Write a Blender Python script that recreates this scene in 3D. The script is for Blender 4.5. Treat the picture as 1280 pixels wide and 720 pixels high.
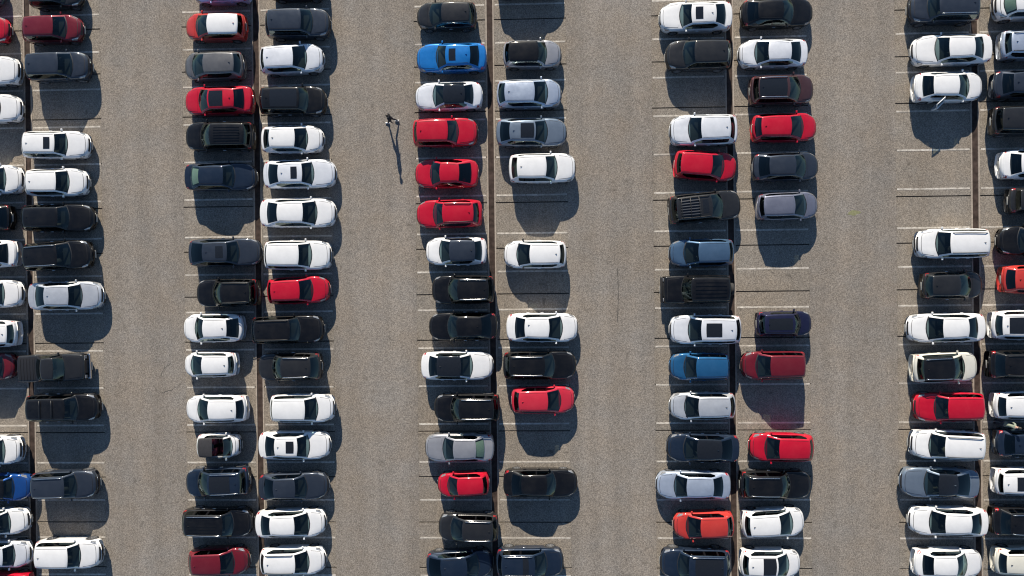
import bpy, bmesh, math, random
from mathutils import Vector, Matrix, Euler

random.seed(7)
for o in list(bpy.data.objects):
    bpy.data.objects.remove(o)
SC = bpy.context.scene
COL = SC.collection
rad = math.radians

# ------------------------------------------------------------------ camera
CAM_LOC = Vector((33.868, 16.531, 44.755))
CAM_ROT = Euler((-0.0031, 0.0331, -0.0107), 'XYZ')
F_PX = 853.0                                   # focal length in pixels of a 1280 wide picture
cd = bpy.data.cameras.new('camera')
cd.sensor_width = 36.0
cd.lens = 36.0 * F_PX / 1280.0
cd.clip_end = 3000
cam = bpy.data.objects.new('camera', cd)
cam.location = CAM_LOC
cam.rotation_euler = CAM_ROT
COL.objects.link(cam)
SC.camera = cam

# ------------------------------------------------------------------ sky, sun, exposure
SUN_ELEV = 23.3
SHADOW_DIR = Vector((0.135, -0.991, 0)).normalized()      # where shadows fall on the ground
world = bpy.data.worlds.new('World')
SC.world = world
world.use_nodes = True
wn = world.node_tree
for n in list(wn.nodes):
    wn.nodes.remove(n)
sky = wn.nodes.new('ShaderNodeTexSky')
sky.sky_type = 'NISHITA'
sky.sun_disc = False
sky.sun_elevation = rad(SUN_ELEV)
to_sun = -SHADOW_DIR
sky.sun_rotation = math.atan2(to_sun.x, to_sun.y)
sky.air_density = 1.0
sky.dust_density = 0.0
sky.ozone_density = 3.0
bg = wn.nodes.new('ShaderNodeBackground')
bg.inputs['Strength'].default_value = 0.070
wo = wn.nodes.new('ShaderNodeOutputWorld')
wn.links.new(sky.outputs[0], bg.inputs['Color'])
wn.links.new(bg.outputs[0], wo.inputs['Surface'])
sd = bpy.data.lights.new('sun', 'SUN')
sd.energy = 5.0
sd.angle = rad(0.5)
sd.color = (1.0, 0.905, 0.76)
sun = bpy.data.objects.new('sun', sd)
sv = Vector((to_sun.x * math.cos(rad(SUN_ELEV)), to_sun.y * math.cos(rad(SUN_ELEV)), math.sin(rad(SUN_ELEV))))
sun.rotation_euler = sv.to_track_quat('Z', 'Y').to_euler()
sun.location = (30, 60, 40)
COL.objects.link(sun)
SC.view_settings.view_transform = 'Standard'
SC.view_settings.look = 'None'
SC.view_settings.exposure = 0.86
SC.view_settings.gamma = 1.0
SC.view_settings.use_curve_mapping = False
SC.render.engine = 'CYCLES'
try:
    SC.cycles.use_denoising = True
    SC.cycles.filter_width = 1.15
    SC.cycles.denoiser = 'OPENIMAGEDENOISE'
    SC.cycles.denoising_input_passes = 'RGB_ALBEDO_NORMAL'
    SC.cycles.denoising_prefilter = 'ACCURATE'
    SC.cycles.max_bounces = 6
    SC.cycles.transparent_max_bounces = 8
    SC.cycles.caustics_reflective = False
    SC.cycles.caustics_refractive = False
    SC.cycles.sample_clamp_indirect = 6.0
except Exception:
    pass

CAM_M = CAM_ROT.to_matrix()
def at(px, py, z):
    """The point of the place, at height z, that the photograph shows at this pixel."""
    d = CAM_M @ Vector(((px - 640.0) / F_PX, (360.0 - py) / F_PX, -1.0))
    t = (z - CAM_LOC.z) / d.z
    return CAM_LOC + d * t

# ------------------------------------------------------------------ materials
class NT:
    def __init__(self, name):
        self.m = bpy.data.materials.new(name)
        self.m.use_nodes = True
        self.t = self.m.node_tree
        self.p = self.t.nodes['Principled BSDF']
    def n(self, kind, **kw):
        nd = self.t.nodes.new(kind)
        for k, v in kw.items():
            if k.startswith('i_'):
                nd.inputs[k[2:].replace('_', ' ')].default_value = v
            else:
                setattr(nd, k, v)
        return nd
    def l(self, a, b):
        self.t.links.new(a, b)
    def mixc(self, fac, a, b, mode='MIX'):
        nd = self.t.nodes.new('ShaderNodeMix')
        nd.data_type = 'RGBA'
        nd.blend_type = mode
        for sock, v in ((nd.inputs[0], fac), (nd.inputs[6], a), (nd.inputs[7], b)):
            if hasattr(v, 'is_linked'):
                self.l(v, sock)
            elif isinstance(v, tuple):
                sock.default_value = (*v, 1.0) if len(v) == 3 else v
            else:
                sock.default_value = v
        return nd.outputs[2]
    def ramp(self, src, stops):
        nd = self.t.nodes.new('ShaderNodeValToRGB')
        els = nd.color_ramp.elements
        els[0].position, els[0].color = stops[0][0], (*stops[0][1], 1)
        els[1].position, els[1].color = stops[-1][0], (*stops[-1][1], 1)
        for pos, c in stops[1:-1]:
            e = els.new(pos)
            e.color = (*c, 1)
        self.l(src, nd.inputs[0])
        return nd.outputs[0]
    def noise(self, vec, scale, detail=3.0, rough=0.55, dist=0.0):
        nd = self.n('ShaderNodeTexNoise')
        nd.inputs['Scale'].default_value = scale
        nd.inputs['Detail'].default_value = detail
        nd.inputs['Roughness'].default_value = rough
        nd.inputs['Distortion'].default_value = dist
        self.l(vec, nd.inputs['Vector'])
        return nd.outputs['Fac']

def g(v):
    return (v, v, v)

def paving(name, base, grain=0.5, per_object=0.0, dirt=(0.07, 0.06, 0.05), stain=0.42):
    q = NT(name)
    geo = q.n('ShaderNodeNewGeometry')
    pos = geo.outputs['Position']
    broad = q.ramp(q.noise(pos, 0.09, 4, 0.6), [(0.30, g(0.90)), (0.55, g(1.0)), (0.75, g(1.08))])
    mid = q.ramp(q.noise(pos, 0.9, 5, 0.65, 0.4), [(0.28, g(0.95)), (0.5, g(1.0)), (0.72, g(1.05))])
    fine = q.ramp(q.noise(pos, 12.0, 3, 0.8), [(0.30, g(1 - 0.50 * grain)), (0.5, g(1.0)), (0.70, g(1 + 0.55 * grain))])
    vor = q.n('ShaderNodeTexVoronoi')
    vor.inputs['Scale'].default_value = 21.0
    q.l(pos, vor.inputs['Vector'])
    vb = q.n('ShaderNodeRGBToBW')
    q.l(vor.outputs['Color'], vb.inputs[0])
    chips = q.ramp(vb.outputs[0], [(0.15, g(0.68)), (0.5, g(1.0)), (0.85, g(1.34))])
    hue = q.ramp(q.noise(pos, 0.35, 4, 0.6), [(0.33, (1.045, 1.0, 0.94)), (0.67, (0.98, 1.0, 1.02))])
    c = q.mixc(1.0, base, broad, 'MULTIPLY')
    c = q.mixc(1.0, c, mid, 'MULTIPLY')
    c = q.mixc(1.0, c, fine, 'MULTIPLY')
    c = q.mixc(1.0, c, chips, 'MULTIPLY')
    c = q.mixc(1.0, c, hue, 'MULTIPLY')
    # tyre rubber polished along the driving direction (long streaks along Y)
    mp = q.n('ShaderNodeMapping')
    mp.inputs['Scale'].default_value = (0.75, 0.03, 1.0)
    q.l(pos, mp.inputs['Vector'])
    streak = q.ramp(q.noise(mp.outputs[0], 1.0, 3, 0.5), [(0.36, g(0.90)), (0.62, g(1.05))])
    c = q.mixc(1.0, c, streak, 'MULTIPLY')
    # oil and dirt spots
    sp = q.ramp(q.noise(pos, 1.7, 2, 0.4, 0.6), [(0.66, g(0.0)), (0.78, g(stain))])
    spb = q.n('ShaderNodeRGBToBW')
    q.l(sp, spb.inputs[0])
    c = q.mixc(spb.outputs[0], c, dirt)
    if per_object:
        oi = q.n('ShaderNodeObjectInfo')
        c = q.mixc(1.0, c, q.ramp(oi.outputs['Random'], [(0.0, g(1 - per_object)), (1.0, g(1 + per_object))]), 'MULTIPLY')
    q.l(c, q.p.inputs['Base Color'])
    q.p.inputs['Roughness'].default_value = 0.9
    q.p.inputs['Specular IOR Level'].default_value = 0.25
    bp = q.n('ShaderNodeBump')
    bp.inputs['Strength'].default_value = 0.55
    bp.inputs['Distance'].default_value = 0.012
    q.l(vb.outputs[0], bp.inputs['Height'])
    q.l(bp.outputs[0], q.p.inputs['Normal'])
    return q.m

def worn_line(name, base, under, cover=0.5):
    q = NT(name)
    geo = q.n('ShaderNodeNewGeometry')
    pos = geo.outputs['Position']
    wear = q.ramp(q.noise(pos, 5.0, 4, 0.7), [(cover - 0.16, g(0.0)), (cover + 0.12, g(1.0))])
    long = q.ramp(q.noise(pos, 0.6, 2, 0.5), [(0.32, g(0.35)), (0.62, g(1.0))])
    w = q.mixc(1.0, wear, long, 'MULTIPLY')
    b = q.n('ShaderNodeRGBToBW')
    q.l(w, b.inputs[0])
    grain = q.ramp(q.noise(pos, 9, 3, 0.7), [(0.3, g(0.75)), (0.7, g(1.2))])
    u = q.mixc(1.0, under, grain, 'MULTIPLY')
    q.l(q.mixc(b.outputs[0], u, base), q.p.inputs['Base Color'])
    q.p.inputs['Roughness'].default_value = 0.8
    return q.m

def plain(name, col, rough=0.5, metal=0.0, var=0.12, scale=9.0, coat=0.0, spec=0.5):
    q = NT(name)
    tc = q.n('ShaderNodeTexCoord')
    nf = q.noise(tc.outputs['Object'], scale, 3, 0.6)
    q.l(q.mixc(1.0, col, q.ramp(nf, [(0.25, g(1 - var)), (0.75, g(1 + var))]), 'MULTIPLY'), q.p.inputs['Base Color'])
    q.p.inputs['Roughness'].default_value = rough
    q.p.inputs['Metallic'].default_value = metal
    q.p.inputs['Coat Weight'].default_value = coat
    q.p.inputs['Coat Roughness'].default_value = 0.06
    q.p.inputs['Specular IOR Level'].default_value = spec
    return q.m

def paint(name, col, metal=0.0, rough=0.35, coat=1.0):
    q = NT('paint_' + name)
    tc = q.n('ShaderNodeTexCoord')
    dust = q.noise(tc.outputs['Object'], 2.2, 4, 0.6)
    c = q.mixc(1.0, col, q.ramp(dust, [(0.3, g(0.95)), (0.7, g(1.05))]), 'MULTIPLY')
    film = q.ramp(q.noise(tc.outputs['Object'], 1.1, 5, 0.65), [(0.40, g(0.0)), (0.75, g(0.018))])
    fb = q.n('ShaderNodeRGBToBW')
    q.l(film, fb.inputs[0])
    c = q.mixc(fb.outputs[0], c, (0.36, 0.33, 0.29))
    q.l(c, q.p.inputs['Base Color'])
    q.p.inputs['Metallic'].default_value = metal
    q.p.inputs['Coat Weight'].default_value = coat
    q.p.inputs['Coat Roughness'].default_value = 0.07
    q.p.inputs['Specular IOR Level'].default_value = 0.12
    r = q.ramp(dust, [(0.3, g(rough - 0.05)), (0.75, g(rough + 0.10))])
    rb = q.n('ShaderNodeRGBToBW')
    q.l(r, rb.inputs[0])
    q.l(rb.outputs[0], q.p.inputs['Roughness'])
    return q.m

def glass(name, tint):
    m = bpy.data.materials.new(name)
    m.use_nodes = True
    t = m.node_tree
    for n in list(t.nodes):
        t.nodes.remove(n)
    out = t.nodes.new('ShaderNodeOutputMaterial')
    tr = t.nodes.new('ShaderNodeBsdfTransparent')
    tr.inputs[0].default_value = (*tint, 1)
    gl = t.nodes.new('ShaderNodeBsdfGlossy')
    gl.inputs['Roughness'].default_value = 0.03
    gl.inputs['Color'].default_value = (0.82, 1.0, 1.0, 1)
    lw = t.nodes.new('ShaderNodeLayerWeight')
    lw.inputs['Blend'].default_value = 0.5
    pw = t.nodes.new('ShaderNodeMath'); pw.operation = 'POWER'; pw.inputs[1].default_value = 4.0
    ml = t.nodes.new('ShaderNodeMath'); ml.operation = 'MULTIPLY_ADD'
    ml.inputs[1].default_value = 0.86; ml.inputs[2].default_value = 0.055
    mx = t.nodes.new('ShaderNodeMixShader')
    t.links.new(lw.outputs['Facing'], pw.inputs[0])
    t.links.new(pw.outputs[0], ml.inputs[0])
    t.links.new(ml.outputs[0], mx.inputs[0])
    t.links.new(tr.outputs[0], mx.inputs[1])
    t.links.new(gl.outputs[0], mx.inputs[2])
    t.links.new(mx.outputs[0], out.inputs[0])
    return m

ASPHALT = paving('aged_asphalt', (0.212, 0.190, 0.168), grain=0.5)
SLAB = paving('concrete_slab', (0.214, 0.190, 0.163), grain=0.5, per_object=0.02, stain=0.6)
SUBBASE = paving('sub_base', (0.05, 0.046, 0.042))
LINE = worn_line('worn_white_line', (0.63, 0.59, 0.53), (0.27, 0.24, 0.205), 0.475)
EDGING = worn_line('pale_edging', (0.36, 0.31, 0.26), (0.24, 0.20, 0.165), 0.47)
CHANNEL = plain('rusty_channel', (0.048, 0.034, 0.029), 0.9, var=0.6, scale=2.5, spec=0.2)
CRACK = plain('crack_filler', (0.07, 0.064, 0.058), 0.9, var=0.3)
MOSS = plain('moss', (0.19, 0.19, 0.10), 0.95, var=0.3)
TYRE = plain('tyre_rubber', (0.018, 0.018, 0.019), 0.85)
REFLECTION = plain('pale_reflection', (0.55, 0.60, 0.46), 0.8, var=0.1)  # pale colour standing in for sky reflected in car glass
RIM = plain('alloy_rim', (0.42, 0.43, 0.45), 0.35, 0.8)
TRIM = plain('black_trim', (0.012, 0.012, 0.014), 0.5)
CHROME = plain('bright_metal', (0.62, 0.62, 0.63), 0.22, 1.0, var=0.05)
SEATM = plain('seat_fabric', (0.045, 0.044, 0.046), 0.85, var=0.2)
SEATB = plain('seat_beige', (0.24, 0.20, 0.15), 0.8, var=0.15)
SEATR = plain('seat_maroon', (0.16, 0.02, 0.035), 0.8, var=0.25)
INT = plain('interior_lining', (0.022, 0.022, 0.024), 0.9)
DASH = plain('dashboard_plastic', (0.028, 0.029, 0.031), 0.7)
HEAD = plain('headlight_glass', (0.24, 0.25, 0.27), 0.10, 0.4, var=0.6, scale=14, coat=1.0)
TAIL = plain('tail_light_red', (0.30, 0.012, 0.014), 0.18, coat=1.0)
PLATE = plain('plate_white', (0.36, 0.36, 0.34), 0.5, var=0.05)
SOFT = plain('soft_top_cloth', (0.022, 0.022, 0.026), 0.9, var=0.25)
PILLAR = plain('gloss_black_pillar', (0.006, 0.006, 0.007), 0.10, var=0.1, spec=0.4)
ROOFGLASS = plain('panorama_glass', (0.010, 0.011, 0.013), 0.08, coat=0.6, var=0.2)
GLASS_F = glass('windscreen_glass', (0.44, 0.53, 0.52))
GLASS_S = glass('side_glass', (0.26, 0.30, 0.30))
GLASS_R = glass('privacy_glass', (0.13, 0.15, 0.155))
PAINTS = {
    'white': paint('white', (0.65, 0.655, 0.665), 0, 0.4),
    'cream': paint('cream', (0.56, 0.55, 0.49), 0, 0.4),
    'silver': paint('silver', (0.55, 0.57, 0.60), 0.55, 0.38),
    'silver-blue': paint('silver_blue', (0.42, 0.48, 0.58), 0.55, 0.38),
    'pearl': paint('pearl', (0.64, 0.66, 0.70), 0.25, 0.38),
    'violet-grey': paint('violet_grey', (0.17, 0.18, 0.235), 0.5, 0.38),
    'mid-grey': paint('mid_grey', (0.30, 0.305, 0.33), 0.45, 0.38),
    'grey': paint('grey', (0.12, 0.12, 0.125), 0.45, 0.40),
    'blue-grey': paint('blue_grey', (0.145, 0.185, 0.24), 0.45, 0.38),
    'charcoal': paint('charcoal', (0.0165, 0.017, 0.0185), 0.2, 0.42),
    'slate': paint('slate', (0.026, 0.034, 0.050), 0.35, 0.42),
    'black': paint('black', (0.0035, 0.0035, 0.0042), 0, 0.40, 0.8),
    'navy': paint('navy', (0.010, 0.019, 0.038), 0.3, 0.40),
    'steel-blue': paint('steel_blue', (0.055, 0.105, 0.18), 0.35, 0.38),
    'bright blue': paint('bright_blue', (0.008, 0.135, 0.41), 0.2, 0.38),
    'deep blue': paint('deep_blue', (0.008, 0.055, 0.22), 0.25, 0.38),
    'teal-blue': paint('teal_blue', (0.014, 0.085, 0.20), 0.25, 0.38),
    'periwinkle': paint('periwinkle', (0.30, 0.33, 0.55), 0.2, 0.38),
    'red': paint('red', (0.38, 0.004, 0.020), 0, 0.40),
    'coral-red': paint('coral_red', (0.44, 0.020, 0.040), 0, 0.42),
    'dark red': paint('dark_red', (0.125, 0.008, 0.016), 0.2, 0.40),
    'orange-red': paint('orange_red', (0.39, 0.032, 0.026), 0, 0.40),
    'maroon-brown': paint('maroon_brown', (0.060, 0.028, 0.030), 0.35, 0.40),
    'indigo': paint('indigo', (0.012, 0.013, 0.040), 0.3, 0.40),
}

# ------------------------------------------------------------------ mesh helpers
def mesh(name, verts, faces, smooth=False):
    me = bpy.data.meshes.new(name)
    me.from_pydata([tuple(v) for v in verts], [], faces)
    if smooth:
        me.polygons.foreach_set('use_smooth', [True] * len(me.polygons))
    me.update()
    return me

def obj(name, me, mat, parent=None, loc=None, rot=None, scale=None):
    o = bpy.data.objects.new(name, me)
    COL.objects.link(o)
    if mat is not None:
        if not me.materials:
            me.materials.append(mat)
        elif me.materials[0] is not mat:
            o.material_slots[0].link = 'OBJECT'
            o.material_slots[0].material = mat
    if parent is not None:
        o.parent = parent
    if loc is not None:
        o.location = loc
    if rot is not None:
        o.rotation_euler = rot
    if scale is not None:
        o.scale = scale
    return o

def tag(o, label=None, cat=None, group=None, kind=None):
    if label: o['label'] = label
    if cat: o['category'] = cat
    if group: o['group'] = group
    if kind: o['kind'] = kind
    return o

def box_mesh(name, x0, x1, y0, y1, z0, z1, bev=0.0, smooth=True):
    bm = bmesh.new()
    bmesh.ops.create_cube(bm, size=1.0)
    for v in bm.verts:
        v.co = Vector((x0 + (v.co.x + .5) * (x1 - x0), y0 + (v.co.y + .5) * (y1 - y0), z0 + (v.co.z + .5) * (z1 - z0)))
    if bev:
        bmesh.ops.bevel(bm, geom=bm.edges[:], offset=bev, segments=2, affect='EDGES', profile=0.6)
    me = bpy.data.meshes.new(name)
    bm.to_mesh(me)
    bm.free()
    if bev and smooth:
        me.polygons.foreach_set('use_smooth', [True] * len(me.polygons))
    return me

def grid_faces(nr, nc, skip=None):
    f = []
    for i in range(nr - 1):
        for j in range(nc - 1):
            if skip and skip(i, j):
                continue
            f.append((i * nc + j, i * nc + j + 1, (i + 1) * nc + j + 1, (i + 1) * nc + j))
    return f

def panel(name, rows, off, depth=0.012, smooth=True):
    """A thin solid panel laid on a surface: rows of points, pushed out along off, with its own edge."""
    nr, nc = len(rows), len(rows[0])
    off = Vector(off) if not callable(off) else off
    top, low = [], []
    for r in rows:
        for p in r:
            d = off(p) if callable(off) else off
            top.append(p + d)
            low.append(p - d.normalized() * depth)
    f = grid_faces(nr, nc)
    border = [j for j in range(nc)] + [i * nc + nc - 1 for i in range(1, nr)] + \
             [(nr - 1) * nc + j for j in range(nc - 2, -1, -1)] + [i * nc for i in range(nr - 2, 0, -1)]
    b0 = len(top)
    verts = top + [low[k] for k in border] + [top[k] for k in border]
    nb = len(border)
    for k in range(nb):
        a, b = k, (k + 1) % nb
        f.append((b0 + nb + a, b0 + a, b0 + b, b0 + nb + b))
    return mesh(name, verts, f, smooth)

def patch(name, rows):
    return mesh(name, [p for r in rows for p in r], grid_faces(len(rows), len(rows[0])), True)

def tube_mesh(name, pts, r, seg=6):
    verts, faces = [], []
    n = len(pts)
    for i, p in enumerate(pts):
        a = pts[max(i - 1, 0)]; b = pts[min(i + 1, n - 1)]
        d = (b - a).normalized()
        s = d.cross(Vector((0, 0, 1)))
        s = s.normalized() if s.length > 1e-5 else Vector((1, 0, 0))
        u = s.cross(d)
        for k in range(seg):
            t = 2 * math.pi * k / seg
            verts.append(p + (s * math.cos(t) + u * math.sin(t)) * r)
    for i in range(n - 1):
        for k in range(seg):
            k2 = (k + 1) % seg
            faces.append((i * seg + k, i * seg + k2, (i + 1) * seg + k2, (i + 1) * seg + k))
    faces.append(tuple(range(seg - 1, -1, -1)))
    faces.append(tuple((n - 1) * seg + k for k in range(seg)))
    return mesh(name, verts, faces, True)

def lathe_y(name, prof, seg=20):
    """Profile of (radius, y) turned round the Y axis."""
    verts, faces = [], []
    for k in range(seg):
        t = 2 * math.pi * k / seg
        for r, y in prof:
            verts.append(Vector((r * math.cos(t), y, r * math.sin(t))))
    n = len(prof)
    for k in range(seg):
        k2 = (k + 1) % seg
        for j in range(n - 1):
            faces.append((k * n + j, k * n + j + 1, k2 * n + j + 1, k2 * n + j))
    return mesh(name, verts, faces, True)

# ------------------------------------------------------------------ the ground
PITCH = 15.5495          # from one drain channel to the next
STALL = 2.5              # bay width
SLABW = 3.0              # slab joint spacing
Y_LO, Y_HI = -10.5, 42.5
GRID_Y0 = 10.02 - 7 * SLABW     # first joint
STRIPS = range(-1, 6)

ground = obj('ground', mesh('ground', [(-700, -700, -0.06), (760, -700, -0.06), (760, 730, -0.06), (-700, 730, -0.06)], [(0, 1, 2, 3)]), ASPHALT)
tag(ground, kind='structure')
N_SL = 18
Y1 = GRID_Y0 + N_SL * SLABW
slab_me = box_mesh('slab', 0, 4.72, 0.036, SLABW - 0.036, -0.055, 0.0, 0.006, False)
line_me = box_mesh('painted_line', 0.06, 4.66, -0.055, 0.055, 0.002, 0.005)
for k in STRIPS:
    X = k * PITCH
    pave = obj('stall_pavement', box_mesh('stall_pavement', X - 5.0, X + 5.0, GRID_Y0, Y1, -0.058, -0.052), SUBBASE)
    tag(pave, kind='structure')
    for side in (-1, 1):
        for i in range(N_SL):
            y = GRID_Y0 + i * SLABW
            s = obj('slab', slab_me, SLAB, pave)
            if side > 0:
                s.location = (X + 0.285, y, random.uniform(-0.002, 0.002))
            else:
                s.location = (X - 0.285 - 4.72, y, random.uniform(-0.002, 0.002))
        n0 = int(math.ceil(GRID_Y0 / STALL))
        for n in range(n0, int(Y1 / STALL) + 1):
            ln = obj('painted_line', line_me, LINE, pave)
            ln.location = (X + 0.285 if side > 0 else X - 0.285 - 4.72, n * STALL, 0.0015)
    ch = obj('drain_channel', mesh('drain_channel', [(X - 0.185, GRID_Y0, -0.035), (X + 0.185, GRID_Y0, -0.035), (X + 0.185, Y1, -0.035), (X - 0.185, Y1, -0.035)], [(0, 1, 2, 3)]), CHANNEL)
    tag(ch, kind='structure')
    for side in (-1, 1):
        x0 = X + 0.187 if side > 0 else X - 0.187 - 0.094
        obj('kerb_edging', box_mesh('kerb_edging', x0, x0 + 0.094, GRID_Y0, Y1, -0.054, 0.012, 0.004, False), EDGING, ch)
for k in list(STRIPS)[:-1]:
    a = k * PITCH + 5.008
    b = (k + 1) * PITCH - 5.008
    tag(obj('road', box_mesh('road', a, b, GRID_Y0, Y1, -0.056, -0.001), ASPHALT), kind='structure')
# the lot goes on around what the picture shows
for nm, (a, b, c, d) in {'far_north_road': (-700, 760, Y1 + 0.004, 730), 'far_south_road': (-700, 760, -700, GRID_Y0 - 0.004),
                         'far_west_road': (-700, -PITCH - 5.008, GRID_Y0, Y1), 'far_east_road': (5 * PITCH + 5.008, 760, GRID_Y0, Y1)}.items():
    tag(obj('road', box_mesh('road', a, b, c, d, -0.056, -0.001), ASPHALT), kind='structure')

def ribbon(name, pts, w, z, mat):
    v, f = [], []
    for i, p in enumerate(pts):
        a = pts[max(i - 1, 0)]; b = pts[min(i + 1, len(pts) - 1)]
        d = (b - a).normalized()
        s = Vector((-d.y, d.x, 0)) * (w * random.uniform(0.6, 1.2) * 0.5)
        v += [Vector((p.x, p.y, z)) + s, Vector((p.x, p.y, z)) - s]
    for i in range(len(pts) - 1):
        f.append((2 * i, 2 * i + 1, 2 * i + 3, 2 * i + 2))
    o = obj(name, mesh(name, v, f), mat, ground)
    return o

def px_path(pts, n=14, wob=0.05):
    w = [at(x, y, 0) for x, y in pts]
    out = []
    for a, b in zip(w[:-1], w[1:]):
        for i in range(n):
            p = a.lerp(b, i / n)
            out.append(p + Vector((random.uniform(-wob, wob), random.uniform(-wob, wob), 0)))
    out.append(w[-1])
    return out

ribbon('crack', px_path([(772, 335), (773, 365), (772, 402)], 8, 0.015), 0.05, 0.003, CRACK)
ribbon('crack', px_path([(226, 481), (214, 487), (202, 491)]), 0.045, 0.003, CRACK)
ribbon('crack', px_path([(214, 454), (206, 460), (201, 470)]), 0.03, 0.003, CRACK)
mp = at(1067, 266, 0)
mv = [Vector((mp.x + math.cos(t) * random.uniform(0.25, 0.6), mp.y + math.sin(t) * random.uniform(0.08, 0.22), 0.003)) for t in [i * 0.42 for i in range(15)]]
obj('moss_patch', mesh('moss_patch', mv, [tuple(range(15))]), MOSS, ground)

# ------------------------------------------------------------------ car parts that all cars share
def wheel_meshes(R):
    w = 0.11
    prof = [(R * 0.66, -w * 0.8), (R * 0.80, -w), (R * 0.94, -w * 0.92), (R, -w * 0.6), (R, w * 0.6), (R * 0.94, w * 0.92), (R * 0.80, w), (R * 0.66, w * 0.8)]
    ty = lathe_y('wheel', prof, 20)
    bm = bmesh.new()
    r0 = R * 0.67
    # barrel, hub and five spokes facing +y
    def ring(r, y, n=20):
        return [bm.verts.new((r * math.cos(2 * math.pi * i / n), y, r * math.sin(2 * math.pi * i / n))) for i in range(n)]
    a, b, c = ring(r0, w * 0.82), ring(r0 * 0.93, w * 0.78), ring(r0 * 0.9, -w * 0.5)
    n = 20
    for i in range(n):
        j = (i + 1) % n
        bm.faces.new((a[i], a[j], b[j], b[i]))
        bm.faces.new((b[i], b[j], c[j], c[i]))
    bm.faces.new(c)
    for k in range(5):
        t = 2 * math.pi * k / 5
        e = Vector((math.cos(t), 0, math.sin(t))); s = Vector((-math.sin(t), 0, math.cos(t)))
        y0, y1 = w * 0.45, w * 0.75
        p = [e * 0.0 + s * 0.04, e * r0 * 0.92 + s * 0.028, e * r0 * 0.92 - s * 0.028, e * 0.0 - s * 0.04]
        f0 = [bm.verts.new(q + Vector((0, y1, 0))) for q in p]
        f1 = [bm.verts.new(q + Vector((0, y0, 0))) for q in p]
        bm.faces.new(f0)
        for i in range(4):
            j = (i + 1) % 4
            bm.faces.new((f0[i], f1[i], f1[j], f0[j]))
    me = bpy.data.meshes.new('rim')
    bm.to_mesh(me); bm.free()
    return ty, me
WHEELS = {R: wheel_meshes(R) for R in (0.28, 0.32, 0.36, 0.39)}

def mirror_mesh():
    bm = bmesh.new()
    bmesh.ops.create_cube(bm, size=1.0)
    for v in bm.verts:
        v.co = Vector((v.co.x * (0.15 if v.co.y > 0 else 0.12), v.co.y * 0.23, v.co.z * (0.15 if v.co.y > 0 else 0.11)))
    bmesh.ops.bevel(bm, geom=bm.edges[:], offset=0.04, segments=3, affect='EDGES', profile=0.5)
    st = bmesh.ops.create_cube(bm, size=1.0)['verts']
    for v in st:
        v.co = Vector((v.co.x * 0.06, v.co.y * 0.12 - 0.15, v.co.z * 0.035 - 0.045))
    me = bpy.data.meshes.new('wing_mirror')
    bm.to_mesh(me); bm.free()
    me.polygons.foreach_set('use_smooth', [True] * len(me.polygons))
    return me
MIRROR = mirror_mesh()
def flip(me, name):
    m2 = me.copy(); m2.name = name
    for v in m2.vertices:
        v.co.y = -v.co.y
    m2.flip_normals()
    return m2
MIRROR_R = flip(MIRROR, 'wing_mirror_r')
HANDLE = box_mesh('handle', -0.10, 0.10, -0.018, 0.018, -0.015, 0.015, 0.008)
PLATE_ME = box_mesh('number_plate', -0.01, 0.01, -0.25, 0.25, -0.055, 0.055, 0.004)
def seat_mesh():
    bm = bmesh.new()
    def b(x0, x1, y0, y1, z0, z1, tilt=0.0):
        vs = bmesh.ops.create_cube(bm, size=1.0)['verts']
        for v in vs:
            x = x0 + (v.co.x + .5) * (x1 - x0); y = y0 + (v.co.y + .5) * (y1 - y0); z = z0 + (v.co.z + .5) * (z1 - z0)
            v.co = Vector((x - tilt * (z - z0), y, z))
        bmesh.ops.bevel(bm, geom=list({e for v in vs for e in v.link_edges}), offset=0.035, segments=2, affect='EDGES')
    b(-0.28, 0.26, -0.25, 0.25, 0.36, 0.52)
    b(-0.34, -0.20, -0.25, 0.25, 0.50, 1.02, 0.22)
    b(-0.42, -0.34, -0.12, 0.12, 1.03, 1.20, 0.1)
    me = bpy.data.meshes.new('seat')
    bm.to_mesh(me); bm.free()
    me.polygons.foreach_set('use_smooth', [True] * len(me.polygons))
    return me
SEAT = seat_mesh()
def steer_mesh():
    v, f = [], []
    n, m = 14, 5
    for i in range(n):
        a = 2 * math.pi * i / n
        for j in range(m):
            b = 2 * math.pi * j / m
            r = 0.18 + 0.018 * math.cos(b)
            v.append(Vector((0.018 * math.sin(b) - r * math.sin(a) * 0.42, r * math.cos(a), r * math.sin(a) * 0.9)))
    for i in range(n):
        for j in range(m):
            f.append((i * m + j, i * m + (j + 1) % m, ((i + 1) % n) * m + (j + 1) % m, ((i + 1) % n) * m + j))
    return mesh('steering_wheel', v, f, True)
STEER = steer_mesh()
def fin_mesh():
    v = [(-0.065, -0.02, 0), (-0.065, 0.02, 0), (0.065, 0.0, 0), (-0.06, -0.007, 0.05), (-0.06, 0.007, 0.05), (-0.015, 0, 0.04)]
    f = [(0, 1, 4, 3), (0, 3, 5, 2), (1, 2, 5, 4), (3, 4, 5), (0, 2, 1)]
    return mesh('roof_antenna', v, f)
FIN = fin_mesh()

# ------------------------------------------------------------------ one car
def lerp(a, b, t):
    return a + (b - a) * t
def sstep(a, b, x):
    t = min(max((x - a) / (b - a), 0.0), 1.0)
    return t * t * (3 - 2 * t)

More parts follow.
